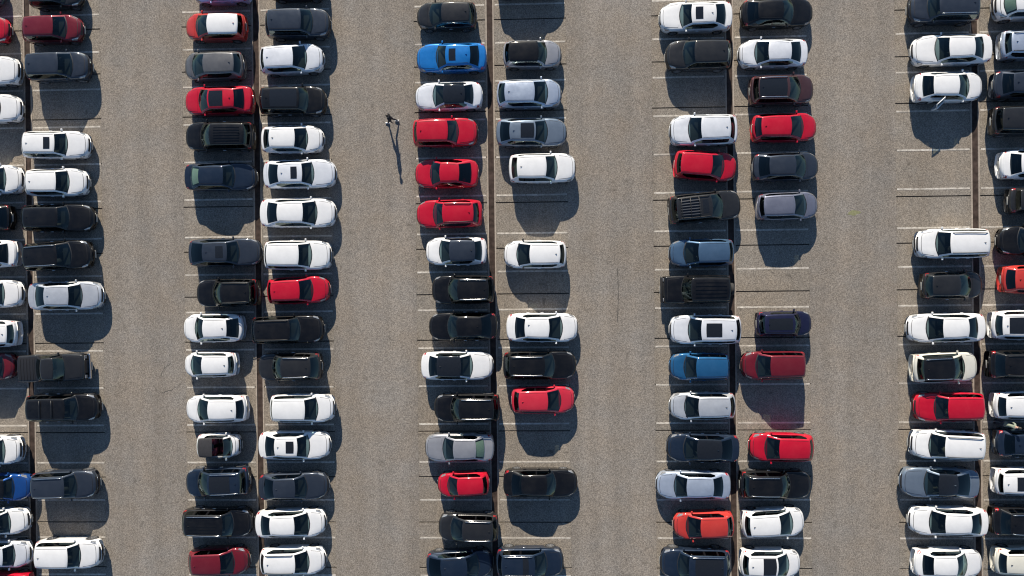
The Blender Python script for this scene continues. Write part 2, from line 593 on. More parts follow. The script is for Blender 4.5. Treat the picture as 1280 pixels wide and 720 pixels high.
KINDS = {
    #            height width  nose   cowl   deck   tail  roof-w wheel  bow f/r   taper f/r   windscreen base/top, rear window top/base (shares of the length from the nose)
    'sedan':   dict(H=1.44, W=1.82, zn=.74, zc=.97, zd=1.03, zl=.99, wr=.70, R=.32, bow=(.30, .17), tap=(.15, .12), fr=(.265, .455, .77, .90)),
    'coupe':   dict(H=1.38, W=1.83, zn=.72, zc=.95, zd=1.00, zl=.95, wr=.66, R=.32, bow=(.32, .20), tap=(.16, .15), fr=(.28, .44, .67, .88)),
    'hatch':   dict(H=1.48, W=1.78, zn=.76, zc=1.0, zd=1.04, zl=1.0, wr=.72, R=.32, bow=(.30, .14), tap=(.16, .12), fr=(.25, .46, .885, .965)),
    'suv':     dict(H=1.66, W=1.86, zn=.92, zc=1.11, zd=1.14, zl=1.1, wr=.75, R=.36, bow=(.26, .12), tap=(.13, .10), fr=(.26, .45, .905, .968)),
    'estate':  dict(H=1.48, W=1.83, zn=.75, zc=.98, zd=1.03, zl=1.0, wr=.71, R=.32, bow=(.30, .13), tap=(.15, .10), fr=(.265, .45, .90, .967)),
    'minivan': dict(H=1.64, W=1.82, zn=.84, zc=1.05, zd=1.05, zl=1.0, wr=.74, R=.32, bow=(.30, .10), tap=(.16, .08), fr=(.20, .42, .92, .97)),
    'offroad': dict(H=1.88, W=1.84, zn=1.10, zc=1.17, zd=1.20, zl=1.2, wr=.83, R=.39, bow=(.06, .03), tap=(.04, .03), fr=(.30, .41, .965, .982)),
    'pickup':  dict(H=1.78, W=1.86, zn=1.02, zc=1.13, zd=1.12, zl=1.12, wr=.77, R=.39, bow=(.12, .05), tap=(.08, .03), fr=(.28, .45, .62, .67)),
    'mini':    dict(H=1.46, W=1.70, zn=.84, zc=1.0, zd=1.02, zl=1.0, wr=.75, R=.32, bow=(.22, .12), tap=(.14, .10), fr=(.24, .38, .90, .965)),
    'micro':   dict(H=1.52, W=1.62, zn=.82, zc=1.0, zd=1.05, zl=1.02, wr=.78, R=.28, bow=(.26, .14), tap=(.16, .10), fr=(.19, .36, .86, .95)),
}
VF = [0, .2, .4, .55, .68, .78, .86]                       # deck rows, share of the half width
SIDE = [(.12, 1.0), (.34, 1.003), (.55, .995), (.80, .98), (1.0, .96)]
K_SH = len(VF) + 2                                        # index of the shoulder edge

class Shape:
    def __init__(s, kind, L, W, xc, xrf, xrr, xrb, H=None):
        s.__dict__.update(KINDS[kind])
        s.kind, s.L, s.W = kind, L, W
        if H: s.H = H
        s.xc, s.xrf, s.xrr, s.xrb = xc, xrf, xrr, xrb
        s.N, s.T = L / 2, -L / 2
        s.xf = s.N - min(0.19 * L, 0.90) - 0.02
        s.xr = s.T + min(0.185 * L, 0.86)
        s.crown = 0.035
        s.sill = 0.20 if s.R < .35 else 0.26
        s.boxy = kind in ('offroad', 'pickup')
    def zt(s, x):
        if x >= s.xc:
            t = (x - s.xc) / (s.N - s.xc)
            z = s.zc + (s.zn - s.zc) * t ** 1.5
        elif x >= s.xrb:
            z = lerp(s.zc, s.zd, (s.xc - x) / (s.xc - s.xrb))
        else:
            z = lerp(s.zd, s.zl, (s.xrb - x) / max(s.xrb - s.T, .05))
        d, e = s.N - x, x - s.T
        rn, hn = (.10, .14) if s.boxy else (.20, .22)
        if d < rn:
            z -= hn * (1 - math.sqrt(max(0, 1 - (1 - max(d, 0) / rn) ** 2)))
        rt, ht = (.05, .06) if s.boxy else (.12, .20)
        if e < rt:
            z -= ht * (1 - math.sqrt(max(0, 1 - (1 - max(e, 0) / rt) ** 2)))
        return z
    def hw(s, x):
        d, e = s.N - x, x - s.T
        k = 1 - s.tap[0] * (1 - min(max(d, 0) / 1.25, 1)) ** 2.2 - s.tap[1] * (1 - min(max(e, 0) / 1.25, 1)) ** 2.2
        return s.W / 2 * k
    def bx(s, x, v):
        d, e = s.N - x, x - s.T
        a = abs(v) ** 3
        return x - s.bow[0] * a * (1 - sstep(0, .85, d)) + s.bow[1] * a * (1 - sstep(0, .7, e))
    def zb(s, x):
        z = s.sill
        for xw in (s.xf, s.xr):
            q = (s.R + .045) ** 2 - (x - xw) ** 2
            if q > 0:
                z = max(z, s.R - .02 + math.sqrt(q))
        d, e = s.N - x, x - s.T
        m = min(d, e)
        if m < .12:
            z = max(z, s.sill + .14 * (1 - max(m, 0) / .12))
        return z
    def half(s, x):
        hw, zt = s.hw(x), s.zt(x)
        hoodk = sstep(s.xc, s.xc + .15, x) * sstep(0, .35, s.N - x)
        out = []
        for v in VF:
            crease = 0.016 * math.exp(-((v - .62) / .10) ** 2) * hoodk
            out.append((v, zt + s.crown * (1 - (v / .86) ** 2) + crease))
        out += [(.925, zt - .020), (.972, zt - .055), (.996, zt - .105)]
        zs = zt - .105
        zb = min(s.zb(x), zs - .02)
        for f, v in SIDE:
            out.append((v, lerp(zs, zb, f)))
        out += [(.78, zb), (0, zb)]
        return [(v, v * hw, z) for v, z in out]
    def P(s, x, k, sg):
        h = s.half(x)
        i = int(k); t = k - i
        a = h[i]; b = h[min(i + 1, len(h) - 1)]
        v, y, z = lerp(a[0], b[0], t), lerp(a[1], b[1], t), lerp(a[2], b[2], t)
        return Vector((s.bx(x, v), sg * y, z))
    def deck(s, x, v):
        """A point on the bonnet, boot or deck; v from -1 to 1."""
        h = s.half(x)
        a = abs(v)
        for i in range(len(h) - 1):
            if h[i + 1][0] >= a - 1e-9:
                t = (a - h[i][0]) / max(h[i + 1][0] - h[i][0], 1e-6)
                return Vector((s.bx(x, a), math.copysign(lerp(h[i][1], h[i + 1][1], t), v), lerp(h[i][2], h[i + 1][2], t)))
        return Vector((s.bx(x, a), v * s.hw(x), h[K_SH][2]))
    def body_mesh(s, name):
        xs = {s.N, s.N - .015, s.N - .045, s.N - .09, s.N - .15, s.N - .21, s.N - .3, s.T, s.T + .012, s.T + .035, s.T + .07, s.T + .12, s.T + .2}
        for xw in (s.xf, s.xr):
            r = s.R + .045
            for a in (-1.0, -.96, -.86, -.7, -.45, -.15, .15, .45, .7, .86, .96, 1.0):
                xs.add(xw + a * r)
        for i in range(1, 22):
            x = s.T + s.L * i / 22
            if min(abs(x - q) for q in xs) > .07:
                xs.add(x)
        xs = sorted(x for x in xs if s.T - 1e-6 <= x <= s.N + 1e-6)
        rows = []
        for x in xs:
            h = s.half(x)
            row = [Vector((s.bx(x, v), -y, z)) for v, y, z in reversed(h)] + [Vector((s.bx(x, v), y, z)) for v, y, z in h[1:]]
            rows.append(row)
        nc = len(rows[0])
        mid = nc // 2
        lo, hi = s.xrb + (.12 if s.kind not in ('hatch', 'suv', 'estate', 'minivan', 'offroad', 'mini', 'micro') else .06), s.xc - .04
        def skip(i, j):
            return xs[i] > lo and xs[i + 1] < hi and abs(j + .5 - mid) < 5.2
        f = grid_faces(len(rows), nc, skip)
        n = len(rows)
        f.append(tuple(range(nc - 1)))
        f.append(tuple((n - 1) * nc + j for j in range(nc - 2, -1, -1)))
        return mesh(name, [p for r in rows for p in r], f, True)
    # ---- glasshouse
    def zroof(s, t):
        return s.H - .055 * ((t - .42) / .6) ** 2 * (1.0 if not s.boxy else .3)
    def crail(s, kind, t):
        wr = s.W / 2 * s.wr
        tp = .05 if s.kind not in ('coupe', 'sedan') else .07
        zrf, zrr = s.zroof(0), s.zroof(1)
        if kind == 'ws':
            x0, x1 = s.xc + .09, s.xrf + .04
            c = Vector((lerp(x0, x1, t), 0, lerp(s.zt(x0) + s.crown - .006, zrf, t) + .035 * math.sin(math.pi * t) * (0 if s.boxy else 1)))
            x0, x1 = s.xc - .13, s.xrf - .04
            r = Vector((lerp(x0, x1, t), lerp(s.hw(x0) * .88, wr, t ** .9), lerp(s.zt(x0) - .005, zrf - .05, t) + .03 * math.sin(math.pi * t)))
        elif kind == 'rf':
            c = Vector((lerp(s.xrf + .04, s.xrr - .03, t), 0, s.zroof(t)))
            r = Vector((lerp(s.xrf - .04, s.xrr + .03, t), wr * (1 + .02 * math.sin(math.pi * t) - tp * t * t), s.zroof(t) - .05))
        else:
            x0, x1 = s.xrr - .03, max(s.xrb - .04, s.T + .06)
            c = Vector((lerp(x0, x1, t), 0, lerp(zrr, s.zt(x1) + s.crown - .006, t) + .03 * math.sin(math.pi * t)))
            x0, x1 = s.xrr + .03, max(s.xrb + .06, s.T + .20)
            r = Vector((lerp(x0, x1, t), lerp(wr * (1 - tp), s.hw(x1) * .86, t), lerp(zrr - .05, s.zt(x1) - .005, t) + .03 * math.sin(math.pi * t)))
        return c, r
    def top(s, kind, t, v):
        c, r = s.crail(kind, t)
        a = abs(v)
        return Vector((lerp(c.x, r.x, a * a), math.copysign(a, v) * r.y, lerp(c.z, r.z, a ** 2.2)))
    def side(s, kind, t, w, sg):
        c, r = s.crail(kind, t)
        b = Vector((r.x, .945 * s.hw(r.x), s.zt(r.x) - .035))
        p = r.lerp(b, w)
        p.y += .018 * math.sin(math.pi * w)
        p.y *= sg
        return p
    def ring(s, kind, t, wm=.5, wl=.88):
        c, r = s.crail(kind, t)
        half = [s.top(kind, t, v) for v in (0, .3, .55, .75, .9)]
        a, e = half[-1], s.side(kind, t, .14, 1)
        for q in (.33, .66):
            half.append(a * (1 - q) ** 2 + r * (2 * q * (1 - q)) + e * q * q)
        half += [e, s.side(kind, t, wm, 1), s.side(kind, t, wl, 1), s.side(kind, t, 1.0, 1)]
        return [Vector((p.x, -p.y, p.z)) for p in reversed(half)] + half[1:]

WS_T = [0, .07, .28, .5, .72, .94]
RF_T = [0, .06, .2, .38, .44, .6, .76, .81, .94]
RR_T = [0, .10, .35, .65, .92, 1.0]
ROWS = [('ws', t) for t in WS_T] + [('rf', t) for t in RF_T] + [('rr', t) for t in RR_T]
RI = {r: i for i, r in enumerate(ROWS)}
MID = 10                                                  # centre column of a ring (21 columns)

def build_car(root, spec):
    s = spec['shape']
    body = PAINTS[spec['color']]
    roofm = spec.get('roofmat') or body
    nm = 'car'
    o = {}
    b = obj('body', s.body_mesh('body'), body, root)
    # bonnet
    x0, x1 = s.xc + .14, s.N - .22
    vs = (-.80, -.62, -.4, -.15, .15, .4, .62, .80)
    obj('bonnet', panel('bonnet', [[s.deck(lerp(x0, x1, t), v * (1 - .08 * t)) for v in vs] for t in (0, .2, .45, .7, .9, 1)], Vector((0, 0, .009))), body, root)
    obj('bonnet_seam', panel('bonnet_seam', [[s.deck(lerp(x0 + .02, x1 + .022, t), v * 1.028 * (1 - .08 * t)) for v in vs] for t in (0, .2, .45, .7, .9, 1)][0:], Vector((0, 0, .004))), TRIM, root)
    if s.xrb - s.T > .35:
        x0, x1 = s.xrb - .10, s.T + .10
        lid = obj('boot_lid', panel('boot_lid', [[s.deck(lerp(x0, x1, t), v) for v in vs] for t in (0, .35, .7, 1)], Vector((0, 0, .008))), TRIM if s.kind == 'pickup' else body, root)
        if s.kind == 'pickup':
            lid.name = 'bed_cover'
            for q in range(5):
                x = lerp(x0, x1, .12 + q * .19)
                obj('cover_rib', panel('cover_rib', [[s.deck(x + dx, v) for v in vs] for dx in (.03, -.03)], Vector((0, 0, .025))), TRIM, lid)
    # glasshouse: shell with real openings
    wsA, wsB = RI[('ws', .07)], RI[('ws', .94)]
    rrA, rrB = RI[('rr', .10)], RI[('rr', .92)]
    if s.kind in ('coupe', 'micro', 'mini'):
        wins = [(RI[('ws', .28)], RI[('rf', .38)]), (RI[('rf', .44)], RI[('rr', .35)] if s.kind == 'coupe' else RI[('rf', .81)])]
    elif s.kind in ('suv', 'estate', 'minivan', 'offroad'):
        wins = [(RI[('ws', .28)], RI[('rf', .38)]), (RI[('rf', .44)], RI[('rf', .76)]), (RI[('rf', .81)], RI[('rr', 0)])]
    elif s.kind == 'hatch':
        wins = [(RI[('ws', .28)], RI[('rf', .38)]), (RI[('rf', .44)], RI[('rf', .94)])]
    else:
        wins = [(RI[('ws', .28)], RI[('rf', .38)]), (RI[('rf', .44)], RI[('rr', .35)])]
    w_end = {'suv': (.42, .72), 'minivan': (.42, .74), 'offroad': (.5, .88), 'pickup': (.5, .88)}.get(s.kind, (.29, .44))
    w_pre = (.5, .86) if s.kind in ('suv', 'minivan', 'offroad', 'pickup') else (.43, .74)
    shape_w = {wins[-1][1]: w_end, wins[-1][1] - 1: w_pre}
    rings = [s.ring(k, t, *shape_w.get(i, (.5, .88))) for i, (k, t) in enumerate(ROWS)]
    nc = len(rings[0])
    verts = [p for r in rings for p in r]
    cL, cR = MID - 7, MID + 7                              # ring columns where the side glass begins
    open_front = spec.get('open_front')
    cowl_faces = []
    roof_faces, frame_faces, pillar_faces = [], [], {-1: [], 1: []}
    for i in range(len(rings) - 1):
        for j in range(nc - 1):
            q = (i * nc + j, i * nc + j + 1, (i + 1) * nc + j + 1, (i + 1) * nc + j)
            cj = j + .5 - MID
            if abs(cj) < 4 and (wsA <= i < wsB or rrA <= i < rrB):
                continue
            if 7 < abs(cj) < 9 and any(a <= i < e for a, e in wins):
                continue
            if 7 < abs(cj) < 9 and wins[0][0] <= i < wins[-1][1]:
                pillar_faces[1 if cj > 0 else -1].append(q)
                continue
            if i < wsA and abs(cj) < 5:
                cowl_faces.append(q)
                continue
            if wsB <= i < rrA and abs(cj) < 7:
                if open_front and i < RI[('rf', .44)] and i >= RI[('rf', 0)] and abs(cj) < 5:
                    continue
                roof_faces.append(q)
            else:
                frame_faces.append(q)
    def sub(name, faces):
        used = sorted({k for f in faces for k in f})
        ix = {k: n for n, k in enumerate(used)}
        return mesh(name, [verts[k] for k in used], [tuple(ix[k] for k in f) for f in faces], True)
    obj('cowl_panel', sub('cowl_panel', cowl_faces), TRIM, root)
    obj('cabin_frame', sub('cabin_frame', frame_faces), spec.get('framemat') or body, root)
    for sg in (-1, 1):
        for (a0, e0), (a1, e1) in zip(wins[:-1], wins[1:]):
            obj('window_pillar', sub('window_pillar', [f for f in pillar_faces[sg] if e0 <= f[0] // nc < a1]), PILLAR, root)
    roof = obj('soft_top' if open_front else 'roof', sub('roof', roof_faces), roofm, root)
    obj('windscreen', patch('windscreen', [rings[i][MID - 4:MID + 5] for i in range(wsA, wsB + 1)]), GLASS_F, root)
    obj('rear_window', patch('rear_window', [rings[i][MID - 4:MID + 5] for i in range(rrA, rrB + 1)]), GLASS_F if spec.get('sky_reflection') == 'rear' else GLASS_R, root)
    if spec.get('sky_reflection'):
        ra, rb = (rrA, rrB) if spec['sky_reflection'] == 'rear' else (wsA, wsB)
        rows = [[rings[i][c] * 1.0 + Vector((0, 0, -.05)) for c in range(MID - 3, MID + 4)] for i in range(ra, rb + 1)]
        obj('painted_reflection', patch('painted_reflection', rows), REFLECTION, root)  # added panel under the glass, a painted reflection rather than a car part
    for wi, (a, e) in enumerate(wins):
        for sg in (-1, 1):
            cols = (MID + 7, MID + 8, MID + 9) if sg > 0 else (MID - 9, MID - 8, MID - 7)
            if spec.get('open_door') and wi == 1 and sg == -1:
                continue
            obj('side_window', patch('side_window', [[rings[i][c] for c in cols] for i in range(a, e + 1)]), GLASS_S if wi == 0 else GLASS_R, root)
    # doors
    xB = s.side('rf', .41, 1, 1).x
    xD0 = s.xc - .22
    x_end = max(s.xr + s.R + .08, s.T + .5) if s.kind not in ('coupe', 'micro', 'mini', 'pickup') else None
    spans = [(xD0, xB + .012)] + ([(xB - .012, min(x_end, xB - .5))] if x_end and xB - x_end > .45 else [])
    ks = [K_SH + .35, K_SH + 1, K_SH + 2, K_SH + 3, K_SH + 4, K_SH + 4.7]
    for di, (xa, xb) in enumerate(spans):
        for sg in (-1, 1):
            rows = [[s.P(lerp(xa, xb, t), k, sg) for k in ks] for t in (0, .2, .4, .6, .8, 1)]
            off = Vector((0, .007 * sg, .002))
            if spec.get('open_door') and di == 1 and sg == -1:
                hg = s.P(xa, K_SH + 1, sg)
                a, e = wins[1][0], RI[('rf', .94)]
                wr = [[rings[i][c] for c in (MID - 9, MID - 8, MID - 7)] for i in range(a, e + 1)]
                rows2 = [[p - hg for p in r] for r in rows]
                ang = spec['open_door']
                dm = panel('door', rows2, Vector((0, .05 * sg, .004)), depth=.06)
                d = obj('door', dm, body, root, loc=hg, rot=(0, 0, rad(ang)))
                tag(d, label='white rear door standing open')
                obj('side_window', panel('side_window', [[p - hg for p in r] for r in wr], Vector((0, .01 * sg, 0)), depth=.02), GLASS_F, d)
                fr = [wr[0][2] - hg] + [r[2] - hg for r in wr] + [wr[-1][0] - hg]
                obj('window_frame', tube_mesh('window_frame', [wr[0][0] - hg] + [r[2] - hg for r in wr] + [wr[-1][0] - hg], .035), body, d)
                obj('door_opening', panel('door_opening', rows, Vector((0, .004 * sg, .002))), TRIM, root)
                hh = rows2[4][1]
                obj('handle', HANDLE, CHROME, d, loc=hh + Vector((0, .055 * sg, -.03)))
                continue
            d = obj('door', panel('door', rows, off), body, root)
            hh = s.P(lerp(xa, xb, .84), K_SH + 1.1, sg)
            obj('handle', HANDLE, spec.get('handlemat') or body, d, loc=hh + Vector((0, .022 * sg, 0)))
    # lights, grille, plates
    for sg in (-1, 1):
        if s.boxy:
            ys = s.W / 2 * .72
            hl = box_mesh('headlight', s.N - .03, s.N + .02, ys * sg - .11, ys * sg + .11, .74, .96, .02)
            obj('headlight', hl, HEAD, root)
            tl = box_mesh('tail_light', s.T - .02, s.T + .03, s.W / 2 * .86 * sg - .05, s.W / 2 * .86 * sg + .05, .78, 1.02, .015)
            obj('tail_light', tl, TAIL, root)
        else:
            rows = [[s.P(s.N - lerp(.09, .50, t), lerp(4.1 + .9 * t + 1.0, K_SH + .1 + .2 * (1 - t), u) if False else lerp(5.0 + 1.6 * t, K_SH + .15, u), sg) for u in (0, .35, .7, 1)] for t in (0, .25, .5, .75, 1)]
            obj('headlight', panel('headlight', rows, Vector((.003, .005 * sg, .006))), HEAD, root)
            tz = spec.get('tailspan', .16)
            rows = [[s.P(s.T + lerp(.05, tz + .10, t), lerp(5.0 + 1.3 * t, K_SH + .7, u), sg) for u in (0, .3, .6, 1)] for t in (0, .5, 1)]
            obj('tail_light', panel('tail_light', rows, Vector((-.004, .006 * sg, .006))), TAIL, root)
    if not s.boxy:
        rows = [[s.deck(s.N - lerp(.008, .058, t), v * (1 - .08 * t)) for v in (-.58, -.35, 0, .35, .58)] for t in (0, .5, 1)]
        obj('grille', panel('grille', rows, Vector((.006, 0, .006))), TRIM, root)
        zi = s.zt(s.N)
        rows = [[Vector((s.bx(s.N, v) + .002, v * s.hw(s.N), z)) for v in (-.66, -.4, 0, .4, .66)] for z in (zi - .05, zi - .15)]
        obj('air_intake', panel('air_intake', rows, Vector((.007, 0, 0))), TRIM, root)
    else:
        obj('grille', box_mesh('grille', s.N - .02, s.N + .012, -.42, .42, .66, .98, .01), TRIM, root)
        obj('front_bumper', box_mesh('front_bumper', s.N - .06, s.N + .13, -s.W / 2 * .92, s.W / 2 * .92, .46, .64, .03), CHROME if s.kind == 'pickup' else TRIM, root)
    obj('number_plate', PLATE_ME, PLATE, root, loc=(s.N + (.14 if s.boxy else .004), 0, .44))
    obj('number_plate', PLATE_ME, PLATE, root, loc=(s.T - .004, 0, .72))
    # wheels
    ty, rm = WHEELS[s.R]
    for xw in (s.xf, s.xr):
        for sg in (-1, 1):
            w = obj('wheel', ty, TYRE, root, loc=(xw, sg * (s.hw(xw) - .125), s.R), rot=(0, 0, 0 if sg > 0 else math.pi))
            obj('rim', rm, RIM, w)
    # mirrors
    mx = s.xc - .36
    for sg in (-1, 1):
        obj('wing_mirror', MIRROR if sg > 0 else MIRROR_R, spec.get('mirrormat') or body, root, loc=(mx, sg * (.945 * s.hw(mx) + .09), s.zt(mx) + .02), scale=(.78, .76, .76))
    # cabin
    y = s.W / 2 * .74
    x0, x1 = max(s.xrb + .12, s.T + .25), s.xc + .02
    zt_ = min(s.zt(x0), s.zt(x1)) - .05
    tub = [Vector(p) for p in ((x0, -y, .30), (x1, -y, .30), (x1, y, .30), (x0, y, .30), (x0, -y, zt_), (x1, -y, zt_), (x1, y, zt_), (x0, y, zt_))]
    obj('interior', mesh('interior', tub, [(0, 1, 2, 3), (0, 4, 5, 1), (1, 5, 6, 2), (2, 6, 7, 3), (3, 7, 4, 0)]), INT, root)
    zd = s.zt(s.xc) - .10
    obj('dashboard', box_mesh('dashboard', s.xc - .62, s.xc - .04, -y * .97, y * .97, zd - .28, zd, .06), DASH, root)
    sm = spec.get('seatmat') or SEATM
    xs1 = lerp(s.xrf, s.xrr, .22) - .05
    zz = s.H - 1.44
    for sg in (-1, 1):
        obj('seat', SEAT, sm, root, loc=(xs1, sg * .37, zz))
    if s.kind not in ('micro',) and s.xrr < xs1 - 1.0:
        obj('rear_seat', SEAT, sm, root, loc=(max(xs1 - .88, s.xrr + .22), 0, zz), scale=(1, 2.35, 1))
    obj('steering_wheel', STEER, TRIM, root, loc=(s.xc - .72, .37, zd + .02))
    # roof equipment, sub-parts of the roof
    t_of = lambda x: min(max((s.xrf + .04 - x) / (s.xrf - s.xrr + .07), 0), 1)
    up = Vector((0, 0, .007))
    for a, e in spec.get('sunroofs', ()):
        ta, te = t_of(a), t_of(e)
        ww = spec.get('sunw', .60)
        rows = [[s.top('rf', lerp(ta, te, q), v) for v in (-ww, -ww / 2, 0, ww / 2, ww)] for q in (0, .2, .5, .8, 1)]
        obj('sunroof', panel('sunroof', rows, up), spec.get('sunmat') or ROOFGLASS, roof)
    if spec.get('fin', True) and not open_front and not s.boxy:
        obj('roof_antenna', FIN, TRIM if spec['color'] in ('white', 'pearl', 'cream', 'silver', 'silver-blue') else body, roof, loc=s.top('rf', .86, spec.get('finv', 0)) + Vector((0, 0, .002)))
    if not spec.get('rails') and not open_front and roofm is body:
        for sg in (-1, 1):
            rows = [[s.top('rf', t, v * sg) for v in (.845, .87)] for t in (.01, .2, .4, .6, .8, .97)]
            obj('roof_moulding', panel('roof_moulding', rows, Vector((0, 0, .004))), TRIM, roof)
    if spec.get('rails'):
        for sg in (-1, 1):
            pts = [s.top('rf', .02, .90 * sg)] + [s.top('rf', t, .90 * sg) + Vector((0, 0, .05)) for t in (.07, .25, .5, .75, .9)] + [s.top('rf', .97, .90 * sg)]
            obj('roof_rail', tube_mesh('roof_rail', pts, .022), CHROME if spec['rails'] == 'c' else TRIM, roof)
    if spec.get('bars'):
        for t in spec['bars']:
            pts = [s.top('rf', t, v) + Vector((0, 0, .085)) for v in (-.88, -.4, 0, .4, .88)]
            obj('roof_bar', tube_mesh('roof_bar', pts, .025), spec.get('barmat') or TRIM, roof)
    if spec.get('slats'):
        t0, t1, n = spec['slats']
        for q in range(n):
            v = lerp(-.62, .62, q / (n - 1))
            rows = [[s.top('rf', lerp(t0, t1, k), v + dv) for dv in (-.035, .035)] for k in (0, .5, 1)]
            obj('roof_slat', panel('roof_slat', rows, Vector((0, 0, spec.get('slath', .03)))), spec.get('slatmat') or roofm, roof)
    if spec.get('box'):
        t0, t1 = spec['box']
        rows = [[s.top('rf', lerp(t0, t1, k), v) + Vector((0, 0, .13 + .05 * math.sin(math.pi * k))) for v in (-.55, -.5, 0, .5, .55)] for k in (0, .1, .5, .9, 1)]
        obj('roof_box', panel('roof_box', rows, Vector((0, 0, .1)), depth=.06), TRIM, roof)
    if s.kind == 'offroad':
        w = obj('spare_wheel', ty, TYRE, root, loc=(s.T - .11, 0, .98), rot=(0, 0, math.pi / 2))
        obj('rim', rm, RIM, w)
    if spec.get('spoiler'):
        rows = [[s.deck(s.T + q, v) + Vector((0, 0, .10)) for v in (-.75, -.4, 0, .4, .75)] for q in (.28, .12)]
        obj('spoiler', panel('spoiler', rows, Vector((0, 0, .02))), body, root)

# ------------------------------------------------------------------ the parked cars, as surveyed from the photograph
# column: (origin, scale) of the enlargement in which the x values were read; y values are pixels of the photograph
ZOOM = {'A': (0, 5.757), 'B': (220, 6.0), 'C': (510, 6.0), 'c': (520, 6.0), 'D': (815, 6.0), 'E': (1110, 6.0)}
PANO = 'pano'
